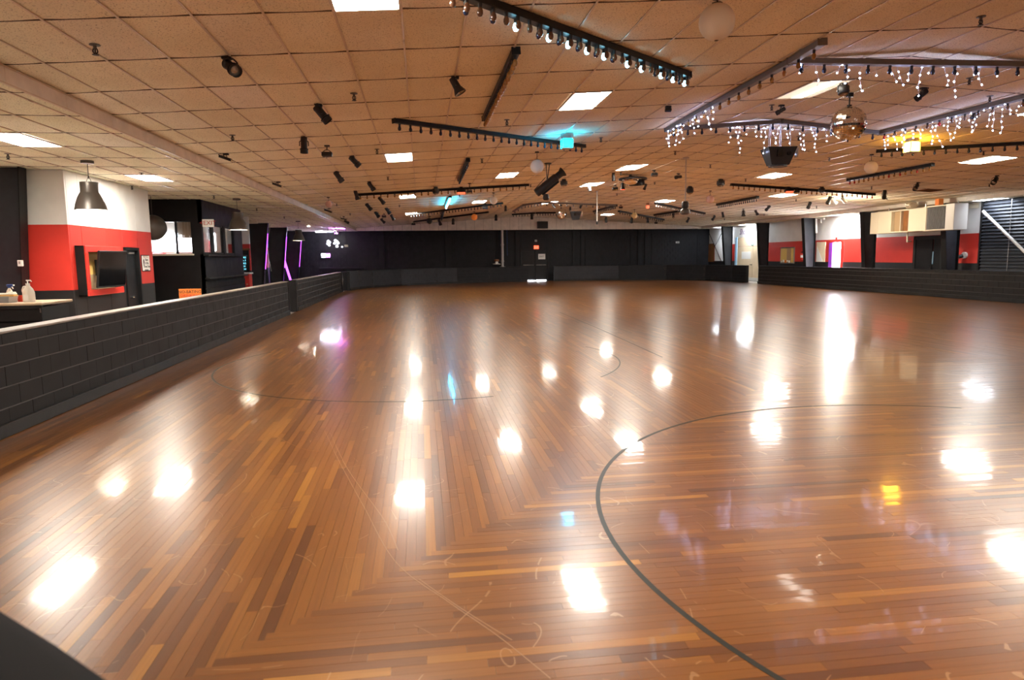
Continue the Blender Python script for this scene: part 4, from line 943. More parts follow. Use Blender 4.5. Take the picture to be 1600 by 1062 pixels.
q0, q1 = hX(1417.5, 363, XD+.3), hX(1417.5, 377.5, XD+.3); b = MB(); b.tube([q0+Vector((0, 0, .1)), q1, hX(1423, 377, XW)], .03, 8); single('drain_pipe', b, 'cream', 'short cream pipe below the duct over the red wall', 'pipe', tuple(q1), smooth=50)
b = MB(); q = hX(1471, 322, XD+.4); b.cbox((0, 0, 0), (.2, .2, .26), .01); o = single('orange_carton', b, 'lanternor', 'small orange box on top of the heater unit', 'box', (0, 0, 0)); o.location = (XD+.3, q.y, hD+zb_+.16)
# wall sensor, lamp and notice by the shutter
q = hX(1508.5, 398.5, XW); cmn = thing('security_camera', 'white round security camera with dark lens on the red wall by the shutter', 'camera', (XW, q.y, q.z))
b = MB(); b.cyl((0, 0, 0), (-.08, 0, 0), .12, n=18); b.build('base', 'white', cmn, 40)
b = MB(); b.cyl((-.08, .04, -.02), (-.2, .1, -.06), .075, n=16); b.build('lens_barrel', 'can', cmn, 40)
rw('wall_notice', (1515, 1530, 317.5, 325.5), .02, 'cream', 'pale blank plate high on the white wall beside the shutter', 'plate')
# louvred roller shutter
XS = WR-.05; ya = hX(1533, 370, XS).y; yb = 12.5; z0, z1 = hX(1536, 425, XS).z-.3, hX(1536, 312, XS).z+.03
sh = thing('louvre_shutter', 'wide black louvred roller shutter at the end of the side wall', 'shutter', (XS, (ya+yb)/2, 0))
b = MB(); b.box((.03, 0, (z0+z1)/2), (.03, ya-yb, z1-z0)); b.build('backing', 'blackrough', sh)
ns = 24; pit = (z1-.12-z0)/ns
for i in range(ns):
    b = MB(); b.cbox((-.03, 0, z0+pit*(i+.5)), (.014, ya-yb-.06, pit*.98), .003, Matrix.Rotation(math.radians(32), 3, 'Y')); b.build('slat', 'slat', sh)
for yy in (ya-.03-(ya+yb)/2, yb+.03-(ya+yb)/2): b = MB(); b.cbox((-.04, yy, (z0+z1)/2), (.1, .07, z1-z0), .006); b.build('side_rail', 'black', sh)
b = MB(); b.cbox((-.06, 0, z1-.04), (.16, ya-yb, .12), .01); b.build('head_box', 'black', sh)
b = MB(); yy = hX(1580, 370, XS).y-(ya+yb)/2; b.box((-.075, yy, (z0+z1)/2), (.006, .02, z1-z0-.1)); b.build('pull_cord', 'steel', sh)
b = MB(); b.cyl(hX(1536, 330, 20.2), hX(1640, 431, 20.2), .05, n=10); single('diagonal_brace', b, 'white', 'white diagonal brace tube crossing the black shutter', 'brace', tuple(hX(1536, 330, 20.2)), smooth=50)

# ================================================================== CEILING LIGHTS
def light_panel(x0, x1, y0, y1, zf, label, diff='panel', group='fluorescent ceiling panels'):
    M = tileM(x0, x1, y0, y1, zf); t = thing('ceiling_light', label, 'ceiling light', M.translation, group)
    an = M.to_euler(); R3 = Matrix.Rotation(-math.atan2(zf(x1)-zf(x0), x1-x0), 3, 'Y'); L = math.hypot(x1-x0, zf(x1)-zf(x0)); W_ = y1-y0
    b = MB()
    for c, d in (((-L/2+.012, 0, -.004), (.024, W_, .018)), ((L/2-.012, 0, -.004), (.024, W_, .018)), ((0, -W_/2+.012, -.004), (L-.05, .024, .018)), ((0, W_/2-.012, -.004), (L-.05, .024, .018))): b.box(R3 @ Vector(c), d, R3)
    b.build('frame', 'frame', t)
    b = MB(); b.box(R3 @ Vector((0, 0, .004)), (L-.05, W_-.05, .006), R3); b.build('diffuser', diff, t)
    return t
names = {4: 'row over the near skating lane by the column side', 9: 'row between block wall and ridge', 15: 'row just short of the ridge', 23: 'row past the ridge', 28: 'row along the duct wall', 3: 'row by the bulkhead'}
byc = {}
for c in sorted(PANELS, key=lambda q: q[1]): byc.setdefault(c[0], []).append(c)
for col, cs in byc.items():
    vis = [c for c in cs if c[1] >= -1]
    for c in cs:
        k = px2i(xline(c[0])); y0 = Y0+c[1]*TY
        nm = f'{ORD[vis.index(c)]} glowing ceiling panel of the {names[col]}' if c in vis else f'unseen glowing ceiling panel behind the camera, {names[col]}'
        light_panel(xs[k], xs[k+1], y0, y0+TY, zceil, nm.replace('nearest glowing', 'nearest glowing'))
k = px2i(xline(15)); t = light_panel(xs[k], xs[k+1], Y0+3*TY, Y0+4*TY, zceil, 'dim half failing ceiling panel beside the mirror ball', 'paneldim')
b = MB(); M = tileM(xs[k], xs[k+1], Y0+3*TY, Y0+4*TY, zceil); b.box(Vector((.08, .0, -.003)), (.16, TY-.1, .006), Matrix.Rotation(-SL, 3, 'Y')); b.build('lit_tube', 'tube', t)
for n_, (x, j) in enumerate(LOWL): light_panel(x-.305, x+.305, Y0+YO+j*TY, Y0+YO+(j+1)*TY, lambda x: ZL, ['glowing panel in the low ceiling nearest the camera', 'glowing panel in the low ceiling past the first pendant', 'unseen glowing panel in the low ceiling behind the camera'][n_])
for n_, (x, j) in enumerate(LOWR): light_panel(x-.305, x+.305, Y0+j*TY, Y0+(j+1)*TY, lambda x: ZL, ['cool panel in the low ceiling over the tan double doors', 'bright cool panel in the low ceiling over the lit doorway', 'cool panel in the low ceiling before the louvred shutter', 'cool panel in the low ceiling by the dark far corner'][n_], ('panelcool', 'panelbright', 'panelsoft', 'panelsoft')[n_])

# ================================================================== SPOTLIGHTS
UP = Vector((0, 0, 1))
def clampdrop(C, r):
    return Vector((C.x, C.y, min(C.z, zceil(C.x)-r-.03)))
def spot(kind, mx, my, cx, cy, L, ang, k, label, group='theatre spotlights on the ceiling', lens='lens'):
    P = hc(mx, my); s = ppx(P); Lm = L*s; r = Lm*{'par': .25, 'flood': .3, 'scan': .2, 'fx': .36, 'wide': .3}[kind]
    C = clampdrop(P+CR*(cx-mx)*s-CU*(cy-my)*s, r); a_ = math.radians(ang)
    A = (CR*math.cos(a_)-CU*math.sin(a_)+CF*k).normalized()
    S = A.cross(UP); S = (Vector((1, 0, 0)) if S.length < .05 else S.normalized()); V = S.cross(A).normalized()
    t = thing('spotlight', label, 'spotlight', P, group); C = C-P
    b = MB(); b.cbox((0, 0, -.012), (max(.1, r*1.2), max(.06, r*.7), .03), .005); b.build('mount_plate', 'can', t)
    y = MB(); top = Vector((C.x*.35, C.y*.35, -.02)); e1, e2 = C+S*(r*1.12), C-S*(r*1.12); arch = C+(Vector((0, 0, 1)) if abs(C.z) > r*1.5 else V)*(r*1.35)
    y.tube([e1, e1+UP*r*.9, arch+S*r*.5, arch-S*r*.5, e2+UP*r*.9, e2], max(.008, r*.08), 5); y.cyl(top, arch, max(.012, r*.1), n=6)
    for e_ in (e1, e2): y.cyl(e_-S*r*.1, e_+S*r*.1, r*.2, n=8)
    y.build('yoke', 'can', t)
    b = MB(); h = Lm/2
    if kind == 'par':
        b.lathe([(.002, -h), (r*.72, -h*.95), (r*.86, -h*.8), (r*.86, -h*.72), (r*.82, -h*.7), (r*.82, h*.35), (r*.98, h*.45), (r*1.02, h), (r*.92, h), (r*.9, h*.7)], 16, C, A)
        b.build('can', 'can', t, 35)
        b = MB(); b.lathe([(r*.98, h*.46), (r*1.1, h*.46), (r*1.1, h*.56), (r*.98, h*.56)], 16, C, A); b.build('gel_ring', 'black', t)
        b = MB(); b.lathe([(r*.9, h*.72), (r*.5, h*.82), (.002, h*.86)], 14, C, A); b.build('lens', lens, t, 60)
    elif kind == 'wide':
        b.lathe([(.002, -h), (r*.7, -h), (r*.75, -h*.2), (r*.8, h*.25), (r*1.25, h*.9), (r*1.28, h), (r*1.15, h), (r*.7, h*.3)], 16, C, A); b.build('can', 'can', t, 35)
        b = MB(); b.lathe([(r*1.1, h*.92), (.002, h*.7)], 14, C, A); b.build('lens', lens, t, 60)
    elif kind == 'flood':
        R3 = Matrix((S, V, A)).transposed(); b.cbox(C, (Lm, Lm*.55, Lm*.42), Lm*.05, R3); b.build('housing', 'can', t)
        b = MB()
        for q in range(4): b.box(C+V*(Lm*.3)+S*(Lm*(q-1.5)*.2), (Lm*.03, Lm*.08, Lm*.36), R3)
        b.build('cooling_fin', 'black', t)
        b = MB(); b.box(C+A*(Lm*.215), (Lm*.86, Lm*.42, Lm*.02), R3); b.build('lens', lens, t)
    elif kind == 'scan':
        R3 = Matrix((A, S, A.cross(S))).transposed(); b.cbox(C, (Lm, Lm*.3, Lm*.2), Lm*.03, R3); b.build('housing', 'can', t)
        b = MB(); b.box(C+A*(Lm*.56)-UP*(Lm*.04), (Lm*.02, Lm*.2, Lm*.22), R3 @ Matrix.Rotation(.7, 3, 'Y')); b.build('mirror', 'mirror', t)
        b = MB(); b.tube([C-A*(Lm*.5), C-A*(Lm*.65)+UP*Lm*.25, Vector((0, 0, -.01))-A*(Lm*.5)], .008, 5); b.build('cable', 'black', t)
    else:   # fx: drum effect light with two discs
        b.lathe([(.002, -h*.6), (r, -h*.6), (r*1.05, -h*.5), (r*1.05, h*.3), (r*.9, h*.5), (r*.2, h*.62), (.002, h*.62)], 16, C, A); b.build('housing', 'can', t, 35)
        b = MB(); b.lathe([(r*.75, h*.6), (r*.4, h*.72), (.002, h*.75)], 12, C, A); b.build('lens', lens, t, 60)
        b = MB(); b.cbox(C+UP*(r*1.2), (r*1.3, r*.9, r*.5), .01); b.build('power_box', 'can', t)
    if kind in ('par', 'wide') and L > 16:
        q = MB(); q.tube([C-A*h*.9, C-A*h*1.25+UP*r*.4, C-A*h*.6+UP*(-C.z*.55), Vector((0, 0, -.01))+S*.03], .006, 5); q.build('cable', 'black', t)
    return t
B = 'black can spotlight '
SP = [
 ('par', 354, 89, 361, 105, 38, 40, -.6, B+'nearest the bulkhead, its pale lens showing', 'lens'),
 ('wide', 711, 120, 713, 134, 26, 60, .1, 'flared black spotlight hanging beside the long amber bulb bar', 'lens'),
 ('par', 498, 163, 503, 178, 30, 50, .2, B+'second from the camera along the block wall side', 'lens'),
 ('par', 475, 214, 475, 227, 24, 90, .1, B+'hanging straight down between two panels of tiles', 'lens'),
 ('flood', 511, 227, 511, 241, 16, 90, .1, 'black box floodlight between the straight can and the tilted can', 'lens'),
 ('par', 550, 244, 554, 252, 20, 45, .2, B+'beside the box floodlight, tilted toward the ridge', 'lens'),
 ('par', 527, 268, 529, 276, 19, 55, .2, B+'short of the amber bulb bar, nearer the bulkhead', 'lens'),
 ('par', 577, 284, 580, 291, 15, 55, .2, B+'just before the end of the amber bulb bar', 'lens'),
 ('par', 555, 298, 557, 305, 14, 75, .2, B+'at the very end of the amber bulb bar', 'lens'),
 ('par', 593, 308, 596, 313, 13, 50, .1, B+'with a pale lens just past the amber bulb bar', 'warm'),
 ('par', 574, 318, 576, 323, 13, 50, .2, B+'in the far cluster, leading its left file', 'lens'),
 ('par', 604, 325, 606, 329, 12, 55, .2, B+'in the far cluster, leading its right file', 'lens'),
 ('par', 587, 331, 589, 335, 11, 55, .2, B+'in the middle of the far cluster', 'lens'),
 ('flood', 600, 334, 600, 338, 7, 90, .1, 'small black box floodlight in the middle of the far cluster', 'lens'),
 ('par', 612, 335, 613, 339.5, 10, 60, .1, B+'with a pale lens ending the far cluster', 'warm'),
 ('par', 597, 341, 598, 345, 9, 45, .2, B+'lowest and last of the far cluster', 'lens'),
 ('scan', 353, 240, 352, 247, 20, 20, -.1, 'flat black scanner light on an arm over the near bulkhead', 'lens'),
 ('scan', 435, 284, 433, 289, 15, 20, -.1, 'flat black scanner light over the bulkhead past the second pendant', 'lens'),
 ('scan', 515, 325, 513, 329.5, 13, 20, -.1, 'flat black scanner light over the far bulkhead', 'lens'),
 ('scan', 537, 338, 537, 342, 9, 10, -.1, 'smaller scanner light at the far end of the bulkhead', 'lens'),
 ('par', 541, 342, 541.5, 346.5, 8, 30, -.1, B+'just under the farthest bulkhead scanner', 'lens'),
 ('fx', 681, 292, 681, 299, 13, 90, 0, 'round black moving head hanging from the amber bulb bar', 'lens'),
 ('flood', 720.5, 292, 721, 299, 14, 90, -.3, 'black effect light with an orange glow under the amber bulb bar', 'redlit'),
 ('flood', 733.5, 286, 733.5, 299.5, 9, 90, -.2, 'plain black effect light beside the orange glowing one', 'lens'),
 ('fx', 671, 338, 671, 346, 10, 90, 0, 'black double drum effect light on the far short bar', 'lens'),
 ('par', 686.5, 342, 687, 347, 10, 70, 0, B+'just past the far double drum', 'lens'),
 ('flood', 646, 346, 646, 350, 6, 90, 0, 'tiny black floodlight at the end of the farthest bar', 'lens'),
 ('par', 708, 341, 708, 346, 9, 90, 0, B+'hanging straight over the pale fascia', 'lens'),
 ('par', 775, 335, 775, 340, 9, 90, 0, B+'hanging between the orange lantern and the fascia', 'lens'),
 ('flood', 758, 318, 758, 324, 9, 90, -.2, 'blue gel effect light under the far bulb bar', 'bluegel'),
 ('par', 790, 321, 790, 325.5, 8, 90, 0, B+'just past the pale hanging globe', 'lens'),
 ('par', 958.5, 270, 958.5, 277, 11, 85, 0, B+'before the mirrored dish, standing upright', 'lens'),
 ('flood', 961, 289, 961, 295, 9, 90, -.2, 'white fronted effect light before the mirrored dish', 'lens'),
 ('fx', 881, 280, 881, 287, 13, 90, -.3, 'round effect light hung behind the big tubular projector', 'lens'),
 ('par', 921, 288, 921, 294, 10, 80, -.2, B+'in front of a glowing panel, pale lens down', 'warm'),
 ('wide', 973, 286, 973, 291, 11, 90, 0, 'cone shaped black spotlight under the mirrored dish', 'redlit'),
 ('flood', 1022, 266, 1022.5, 273, 10, 90, -.3, 'white fronted effect light past the mirrored dish', 'lens'),
 ('par', 1060, 271, 1060, 276.5, 11, 170, -.2, B+'lying level beyond the mirrored dish', 'lens'),
 ('par', 1008, 287, 1008, 292, 9, 110, .1, B+'small one under the far rim of the mirrored dish', 'lens'),
 ('fx', 1078, 291, 1078, 298.5, 13, 90, -.2, 'round effect light beside the rod hung lamp', 'lens'),
 ('flood', 970, 320, 970, 324, 6, 90, 0, 'small blue gel box light near the far bulb bar', 'bluegel'),
 ('par', 865, 318, 865, 322, 7, 40, 0, B+'small one beside the far glowing panel over the mirror ball', 'lens'),
 ('par', 908, 318, 908, 322, 7, 120, 0, B+'small one over the hanging trapezoid speaker far off', 'lens'),
 ('par', 891, 323, 891, 326.5, 6, 90, -.3, B+'with a pale lens beside the far speaker', 'warm'),
 ('par', 831, 333, 831, 338, 9, 90, 0, B+'hanging over the fascia speaker box', 'lens'),
 ('par', 947, 339, 947, 343.5, 8, 90, 0, B+'past the white hanging pole', 'lens'),
 ('par', 987.5, 339, 987, 344, 9, 100, 0, B+'under the yellow lantern', 'lens'),
 ('par', 1012, 339, 1012, 343.5, 8, 90, 0, B+'between the yellow lantern and the far corner', 'lens'),
 ('flood', 1025, 345, 1025, 348, 5, 90, 0, 'tiny black floodlight at the fascia near the far corner', 'lens'),
 ('par', 1052, 333, 1052, 337, 7, 90, -.3, B+'with a pale lens near the far corner bars', 'warm'),
 ('par', 1075, 339, 1075, 343.5, 8, 120, 0, B+'last before the dark far corner', 'lens'),
 ('fx', 1126, 280, 1126, 287, 14, 95, -.2, 'round effect light before the start of the long red bulb bar', 'lens'),
 ('par', 1116, 336, 1115, 340.5, 8, 125, 0, B+'along the wall side, farthest one by the corner', 'lens'),
 ('par', 1129, 331, 1129.5, 335.5, 8, 80, 0, B+'along the wall side, second from the corner', 'lens'),
 ('wide', 1161.5, 326, 1161.5, 333, 9, 90, 0, 'cone shaped black spotlight over the tan double doors', 'lens'),
 ('par', 1181, 328, 1182, 332, 9, 60, 0, B+'along the wall side, beside the cone shaped one', 'lens'),
 ('par', 1201, 321, 1200, 325, 10, 135, 0, B+'along the wall side, tilted toward the corner', 'lens'),
 ('par', 1265, 315, 1264.5, 320.5, 11, 115, 0, B+'along the wall side, before the white twin cans', 'lens'),
 ('par', 1297, 307, 1295.5, 312.5, 13, 115, 0, B+'along the wall side, touching the white twin cans', 'lens'),
 ('par', 1382.5, 297, 1382, 304, 13, 100, -.1, B+'along the wall side, over the cream duct', 'lens'),
 ('fx', 1284, 292, 1284, 297.5, 11, 90, 0, 'round effect light hanging from the long red bulb bar', 'lens'),
 ('flood', 1232, 292, 1233, 297.5, 13, 90, -.3, 'effect light with red glow on the long red bulb bar', 'redlit'),
 ('flood', 1245, 293, 1245, 299.5, 8, 90, -.2, 'plain box effect light beside the red glowing one', 'lens'),
 ('par', 1435, 285, 1431.5, 292, 13, 130, -.4, B+'over the heater grille with its lens facing out', 'lens'),
 ('par', 1558, 274, 1554.5, 282, 15, 135, -.4, B+'nearest along the wall side, over the shutter', 'lens'),
 ('fx', 1317.5, 130, 1317.5, 142, 22, 90, -.2, 'round black effect light just before the mirror ball', 'lens'),
 ('par', 1443, 137, 1440, 148, 20, 140, .2, B+'alone inside the icicle light frame', 'lens'),
 ('par', 1221, 164, 1220, 173, 15, 150, .1, B+'beside the dim panel, tipped toward the speaker', 'lens'),
 ('flood', 1522, 176, 1522, 183, 10, 90, -.3, 'blue gel effect light behind the icicle lights', 'bluegel'),
 ('flood', 1044, 166, 1044, 171, 10, 90, -.3, 'dark blue square effect light beside the icicle lights', 'bluegel'),
]
for kd, mx, my, cx, cy, L, an, k, lb, ln in SP: spot(kd, mx, my, cx, cy, L, an, k, lb, lens=ln)
for (x, y), (cx, cy), lb in (((1302, 308), (1303, 314), 'white can spotlight nearer the black one, over the bright bay'), ((1316, 307), (1318, 312.5), 'white can spotlight farther along, over the bright bay')):
    t = spot('par', x, y, cx, cy, 11, 45, 0, lb, lens='lamp')
    ld = bpy.data.lights.new('can_lamp', 'POINT'); ld.energy = 32; ld.color = (1, .86, .62); ld.shadow_soft_size = .06
    lo = bpy.data.objects.new('can_lamp', ld); COL.objects.link(lo); lo.parent = t; lo.location = Vector((.16, -.02, -.30))
    for c in t.children:
        if c.type == 'MESH' and c.name.startswith(('can', 'yoke', 'gel')): c.data.materials.clear(); c.data.materials.append(MM['white'])

# ================================================================== BULB BARS
def bulb_mesh(style, sc=1.0):
    b = MB(); b.cyl((0, 0, 0), (0, 0, -.04*sc), .02*sc, .017*sc, 8); b.cur = 1
    b.lathe([(.015*sc, -.036*sc), (.027*sc, -.062*sc), (.029*sc, -.085*sc), (.02*sc, -.108*sc), (.004*sc, -.114*sc)], 10)
    return b.mesh('bulb', ['socket', style], 50)
BULB = {}
def bulb(style, parent, loc, sc=1.0, name='bulb'):
    key = (style, sc)
    if key not in BULB: BULB[key] = bulb_mesh(style, sc)
    o = inst(name, BULB[key], parent, loc); o.rotation_euler = (random.uniform(-.06, .06), random.uniform(-.06, .06), 0); return o
def bar(p0, p1, n, style, label, w=.055, h=.06, m_='black', sc=1.0, lit=(), two=False, alt=None, group='bulb bars on the ceiling', parent=None, off=.5):
    P0, P1 = hc(*p0), hc(*p1)
    if parent is None: t = thing('bulb_bar', label, 'light bar', P0, group); O = P0
    else: t = parent; O = t.location
    D = P1-P0; L = D.length; d = D/L; sl = SL if (P0.x+P1.x)/2 < RX else -SR
    N = Vector((-sl, 0, 1)).normalized(); N = (N-d*N.dot(d)).normalized(); S = N.cross(d); R3 = Matrix((d, S, N)).transposed()
    mid = (P0+P1)/2-O-N*(h/2)
    b = MB(); b.cbox(mid, (L, w, h), .006, R3); b.build('rail', m_, t)
    if n:
        for s in (0, 1): e = MB(); e.box(P0-O+D*s-N*h/2, (.012, w+.012, h+.012), R3); e.build('end_cap', 'black' if m_ == 'black' else m_, t)
    for i in range(n):
        p = P0-O+D*((i+off)/n)-N*h
        st = style if alt is None else alt(i)
        if two: bulb(style, t, p-S*(w*.28), sc)
        else: bulb(st, t, p, sc)
        if two and i in lit: bulb('bulblit', t, p+S*(w*.3)+d*.04, sc, 'lit_bulb')
        elif two and i % 2: bulb('bulbnavy', t, p+S*(w*.3)+d*.05, sc, 'bulb')
    return t
# the long bar with blue-white lit bulbs, nearest the camera
bar((690, -28), (1075, 113), 27, 'bulbbrown', 'long black bulb bar with some glowing blue-white bulbs, nearest the camera', w=.10, h=.075, two=True, lit=(5, 8, 10, 12, 14, 17, 19, 22, 24, 26))
tb = bar((615, 185), (913, 226), 24, 'bulbnavy', 'black bar of navy bulbs ending at the turquoise strobe', w=.075, h=.07)
bar((806, 74), (757, 182), 22, 'bulbamber', 'black bar of amber bulbs running into the hall between tiles', w=.09, h=.07)
bar((731, 247), (717, 279), 11, 'bulbnavy', 'short black bulb bar pointing away beyond the navy bulb bar', w=.09, h=.08, sc=.9)
bar((557, 302.5), (826, 287), 26, 'bulbamber', 'long thin black bar of amber bulbs across the hall', w=.09, h=.08)
cb_ = bar((703, 306), (696.5, 321), 8, 'bulblit', 'short glowing turquoise light bar beyond the amber bulb bar', w=.12, h=.06)
P0, P1 = hc(703, 307), hc(697, 320); b = MB(); b.cyl(P0-Vector((0, 0, .09)), P1-Vector((0, 0, .09)), .035, n=8); b.build('tube', 'cyantube', cb_, org=P0 if False else cb_.location)
bar((640, 334), (785, 316), 30, 'bulbnavy', 'far thin bulb bar crossing before the pale hanging globe', w=.1, h=.08)
bar((647, 345), (763, 330), 0, 'bulbnavy', 'far bare black bar ending before the orange lantern', w=.1, h=.09)
bar((692, 329), (689.5, 340), 6, 'bulbnavy', 'short stubby bulb bar between the two far bars', w=.14, h=.1)
bar((1370, 234), (1640, 219), 15, 'bulbnavy', 'black bar of dark bulbs beside the amber strobe', w=.075, h=.07)
bar((1325, 279), (1458, 254.5), 16, 'bulbamber', 'black bar of red and amber bulbs past the ribbed lantern', w=.09, h=.08, alt=lambda i: 'bulbred' if i in (0, 1, 8, 10, 13) else 'bulbamber')
bar((1142, 286.5), (1367, 302), 28, 'bulbamber', 'long black bar of small amber and red bulbs by the wall side', w=.09, h=.08, alt=lambda i: 'bulbred' if i > 24 else 'bulbamber')
bar((1121, 318), (1184, 306), 20, 'bulbnavy', 'black bulb bar beside the pink lantern and far wall side', w=.12, h=.1)
bar((1024, 316), (1101, 332), 24, 'bulbwhite', 'bar of pearl white bulbs behind the rod hung lamp', w=.1, h=.08)
bar((967, 328.5), (1037, 342), 20, 'bulbnavy', 'far bulb bar crossing behind the yellow lantern', w=.12, h=.09)
bar((1023, 334.5), (1061, 328.5), 14, 'bulbnavy', 'short far bulb bar between yellow lantern and far corner', w=.12, h=.09)
bar((928, 329), (963, 319.5), 14, 'bulbnavy', 'short far bulb bar beside the white hanging pole', w=.12, h=.09)
bar((800, 334), (836, 331.5), 8, 'bulbnavy', 'far dark bulb bar before the small mirror ball', w=.12, h=.09)
bar((838, 331.5), (871, 331), 8, 'bulbnavy', 'far dark bulb bar beside the small mirror ball', w=.12, h=.09)
# far grey channel that kinks at the ridge
fc = thing('marquee_frame', 'far grey channel frame with sparse dark bulbs before the fascia', 'light frame', hc(802, 329), 'grey marquee frames')
for a_, e_, n_ in (((802, 329), (818, 319), 3), ((818, 319), (848, 315), 6), ((849, 315), (962, 319.5), 11)): bar(a_, e_, n_, 'bulbnavy', '', w=.1, h=.08, m_='greychan', parent=fc)
# near grey frame with bulbs, hung with icicle lights
gf = thing('marquee_frame', 'large grey channel frame with coloured bulbs around the mirror ball', 'light frame', hc(1236, 91), 'grey marquee frames')
for a_, e_, n_, st, al in (((1285, 60), (1236, 91), 2, 'bulbamber', None), ((1236, 91), (1042, 200), 14, 'bulbamber', None), ((1236, 91), (1640, 97), 12, 'bulbnavy', None), ((1042, 199), (1219, 187), 8, 'bulbnavy', None), ((1221, 187), (1375, 205), 7, 'bulbnavy', None), ((1375, 205), (1640, 138), 13, 'bulbbrown', lambda i: 'bulbred' if i in (0, 5) else 'bulbbrown')):
    bar(a_, e_, n_, st, '', w=.11, h=.075, m_='greychan', parent=gf, alt=al)
LEDM = MB(); sph(LEDM, (0, 0, 0), .0115, 6, 4); LEDM = LEDM.mesh('led', 'led', 60)
def icicles(p0, p1, n, lens, label, dens=3.2):
    P0, P1 = hc(*p0), hc(*p1); t = thing('icicle_lights', label, 'fairy lights', P0, 'icicle lights on the grey frame'); D = P1-P0
    wv = MB(); rng = random.Random(int(p0[0]*7+p1[0]))
    wv.tube([Vector((0, 0, -.085)), D+Vector((0, 0, -.085))], .005, 5)
    for i in range(n):
        f = (i+rng.uniform(.2, .8))/n; q = D*f+Vector((0, 0, -.085)); k = max(1, int(lens*rng.uniform(.25, 1.2)/.085)); pts = [q]
        if rng.random() < .8:
            o = inst('led', LEDM, t, q+Vector((rng.uniform(-.05, .05), -.03, rng.uniform(-.01, .03))))
        for j in range(k):
            pts.append(pts[-1]+Vector((rng.uniform(-.05, .05), rng.uniform(-.03, .03), -rng.uniform(.06, .12))))
            inst('led', LEDM, t, pts[-1]+Vector((rng.uniform(-.02, .02), 0, 0)))
        wv.tube(pts, .0028, 4)
    wv.build('wire', 'wire', t, kind='stuff')
icicles((1240, 91), (1562, 96), 17, .38, 'white icicle lights along the nearest side of the grey frame')
icicles((1122, 155), (1042, 200), 15, .36, 'dense white icicle lights on the slanting side of the grey frame')
icicles((1135, 193), (1302, 197), 17, .42, 'white icicle lights along the far side, over the hanging speaker')
icicles((1382, 204), (1600, 148), 22, .42, 'white icicle lights past the mirror ball by the amber strobe')

# ================================================================== STROBES
def strobe(x, y0, y1, y2, wpx, m_, label):
    P = hc(x, y0); s = ppx(P); t = thing('strobe_light', label, 'strobe light', P, 'ceiling strobes'); r = wpx*s/2
    h1, h2 = (y1-y0)*s, (y2-y0)*s
    b = MB(); b.lathe([(.002, 0), (r*1.05, 0), (r*1.05, -h1*.4), (r*.9, -h1), (.002, -h1)], 18); b.build('base', 'steel', t, 40)
    b = MB(); b.cbox((0, 0, -(h1+h2)/2), (r*1.7, r*1.7, h2-h1), .02); b.build('lens', m_, t)
    b = MB()
    for sx in (-1, 1):
        for sy in (-1, 1): b.box((sx*r*.86, sy*r*.86, -(h1+h2)/2), (.012, .012, h2-h1+.02))
    b.box((0, 0, -h2-.005), (r*1.8, r*1.8, .012)); b.build('guard', 'steel', t); return t
strobe(886, 209, 217, 231, 19, 'cyan', 'glowing turquoise strobe at the end of the navy bulb bar')
strobe(1425.5, 217, 222, 237, 19, 'amber', 'glowing amber strobe under the icicle lights')

# ================================================================== GLOBES, MIRROR BALLS
def globe(x, yt, yc, r, m_, label, name='paper_lantern', cat='lantern', ribs=True):
    P = hc(x, yt); s = ppx(P); R_ = r*s; dz = max((yc-yt)*s, R_+.02); t = thing(name, label, cat, P, 'hanging paper lanterns' if ribs else 'mirror balls')
    if ribs:
        b = MB(); n = 44; prof = []
        for i in range(n+1):
            a = PI*i/n; rr = R_*(1+(.012 if i % 2 else -.004)); prof.append((max(rr*math.sin(a), R_*.12), -rr*math.cos(a)))
        b.lathe(prof, 28, (0, 0, -dz)); b.build('shade', m_, t, 50)
        b = MB(); b.cyl((0, 0, 0), (0, 0, -dz+R_*.95), .007, n=6); b.cyl((0, 0, 0), (0, 0, -.025), .05, n=12); b.build('cord', 'black', t)
        b = MB(); b.lathe([(R_*.12, R_*.985), (R_*.3, R_*.985), (R_*.3, R_*1.02), (R_*.12, R_*1.02)], 14, (0, 0, -dz)); b.box((0, 0, -dz+R_), (R_*.6, .012, .012)); b.build('wire_frame', 'black', t)
    else:
        b = MB(); nu, nv = 44, 24
        for j in range(nv):
            a0, a1 = PI*j/nv, PI*(j+1)/nv; nn = max(5, int(nu*math.sin((a0+a1)/2)))
            for i in range(nn):
                u0, u1 = 2*PI*(i+.04)/nn, 2*PI*(i+.96)/nn; c0, c1_ = a0+(a1-a0)*.04, a1-(a1-a0)*.04; tw = random.uniform(-.012, .012)
                q = [Vector((math.sin(a)*math.cos(u), math.sin(a)*math.sin(u), -math.cos(a)))*R_*(1+tw*sg) for a, u, sg in ((c0, u0, -1), (c0, u1, 1), (c1_, u1, 1), (c1_, u0, -1))]
                b.add([v+Vector((0, 0, -dz)) for v in q], [(0, 1, 2, 3)])
        b.build('mirror_facets', m_, t, kind='stuff')
        b = MB(); sph(b, (0, 0, -dz), R_*.975, 24, 16); b.build('core', 'steel', t, 60)
        b = MB(); b.cyl((0, 0, 0), (0, 0, -dz+R_), .012, n=8); b.cyl((0, 0, -.0), (0, 0, -.06), .06, n=12); b.cyl((0, 0, -dz+R_*.97), (0, 0, -dz+R_*1.08), R_*.14, n=12); b.cyl((0, 0, -dz-R_*.96), (0, 0, -dz-R_*1.1), R_*.06, .01, n=8); b.build('hanging_rod', 'black', t)
    return t
globe(1121, -6, 32.5, 27.5, 'papertan', 'large round paper lantern nearest the camera, by the lit bulb bar')
globe(839, 237, 259.5, 10.5, 'paper', 'white paper globe beside the big tubular projector')
globe(771, 301, 313, 6, 'paper', 'small white paper globe by the far bulb bar')
globe(741, 330, 339, 4.8, 'lanternor', 'small orange lantern before the far fascia')
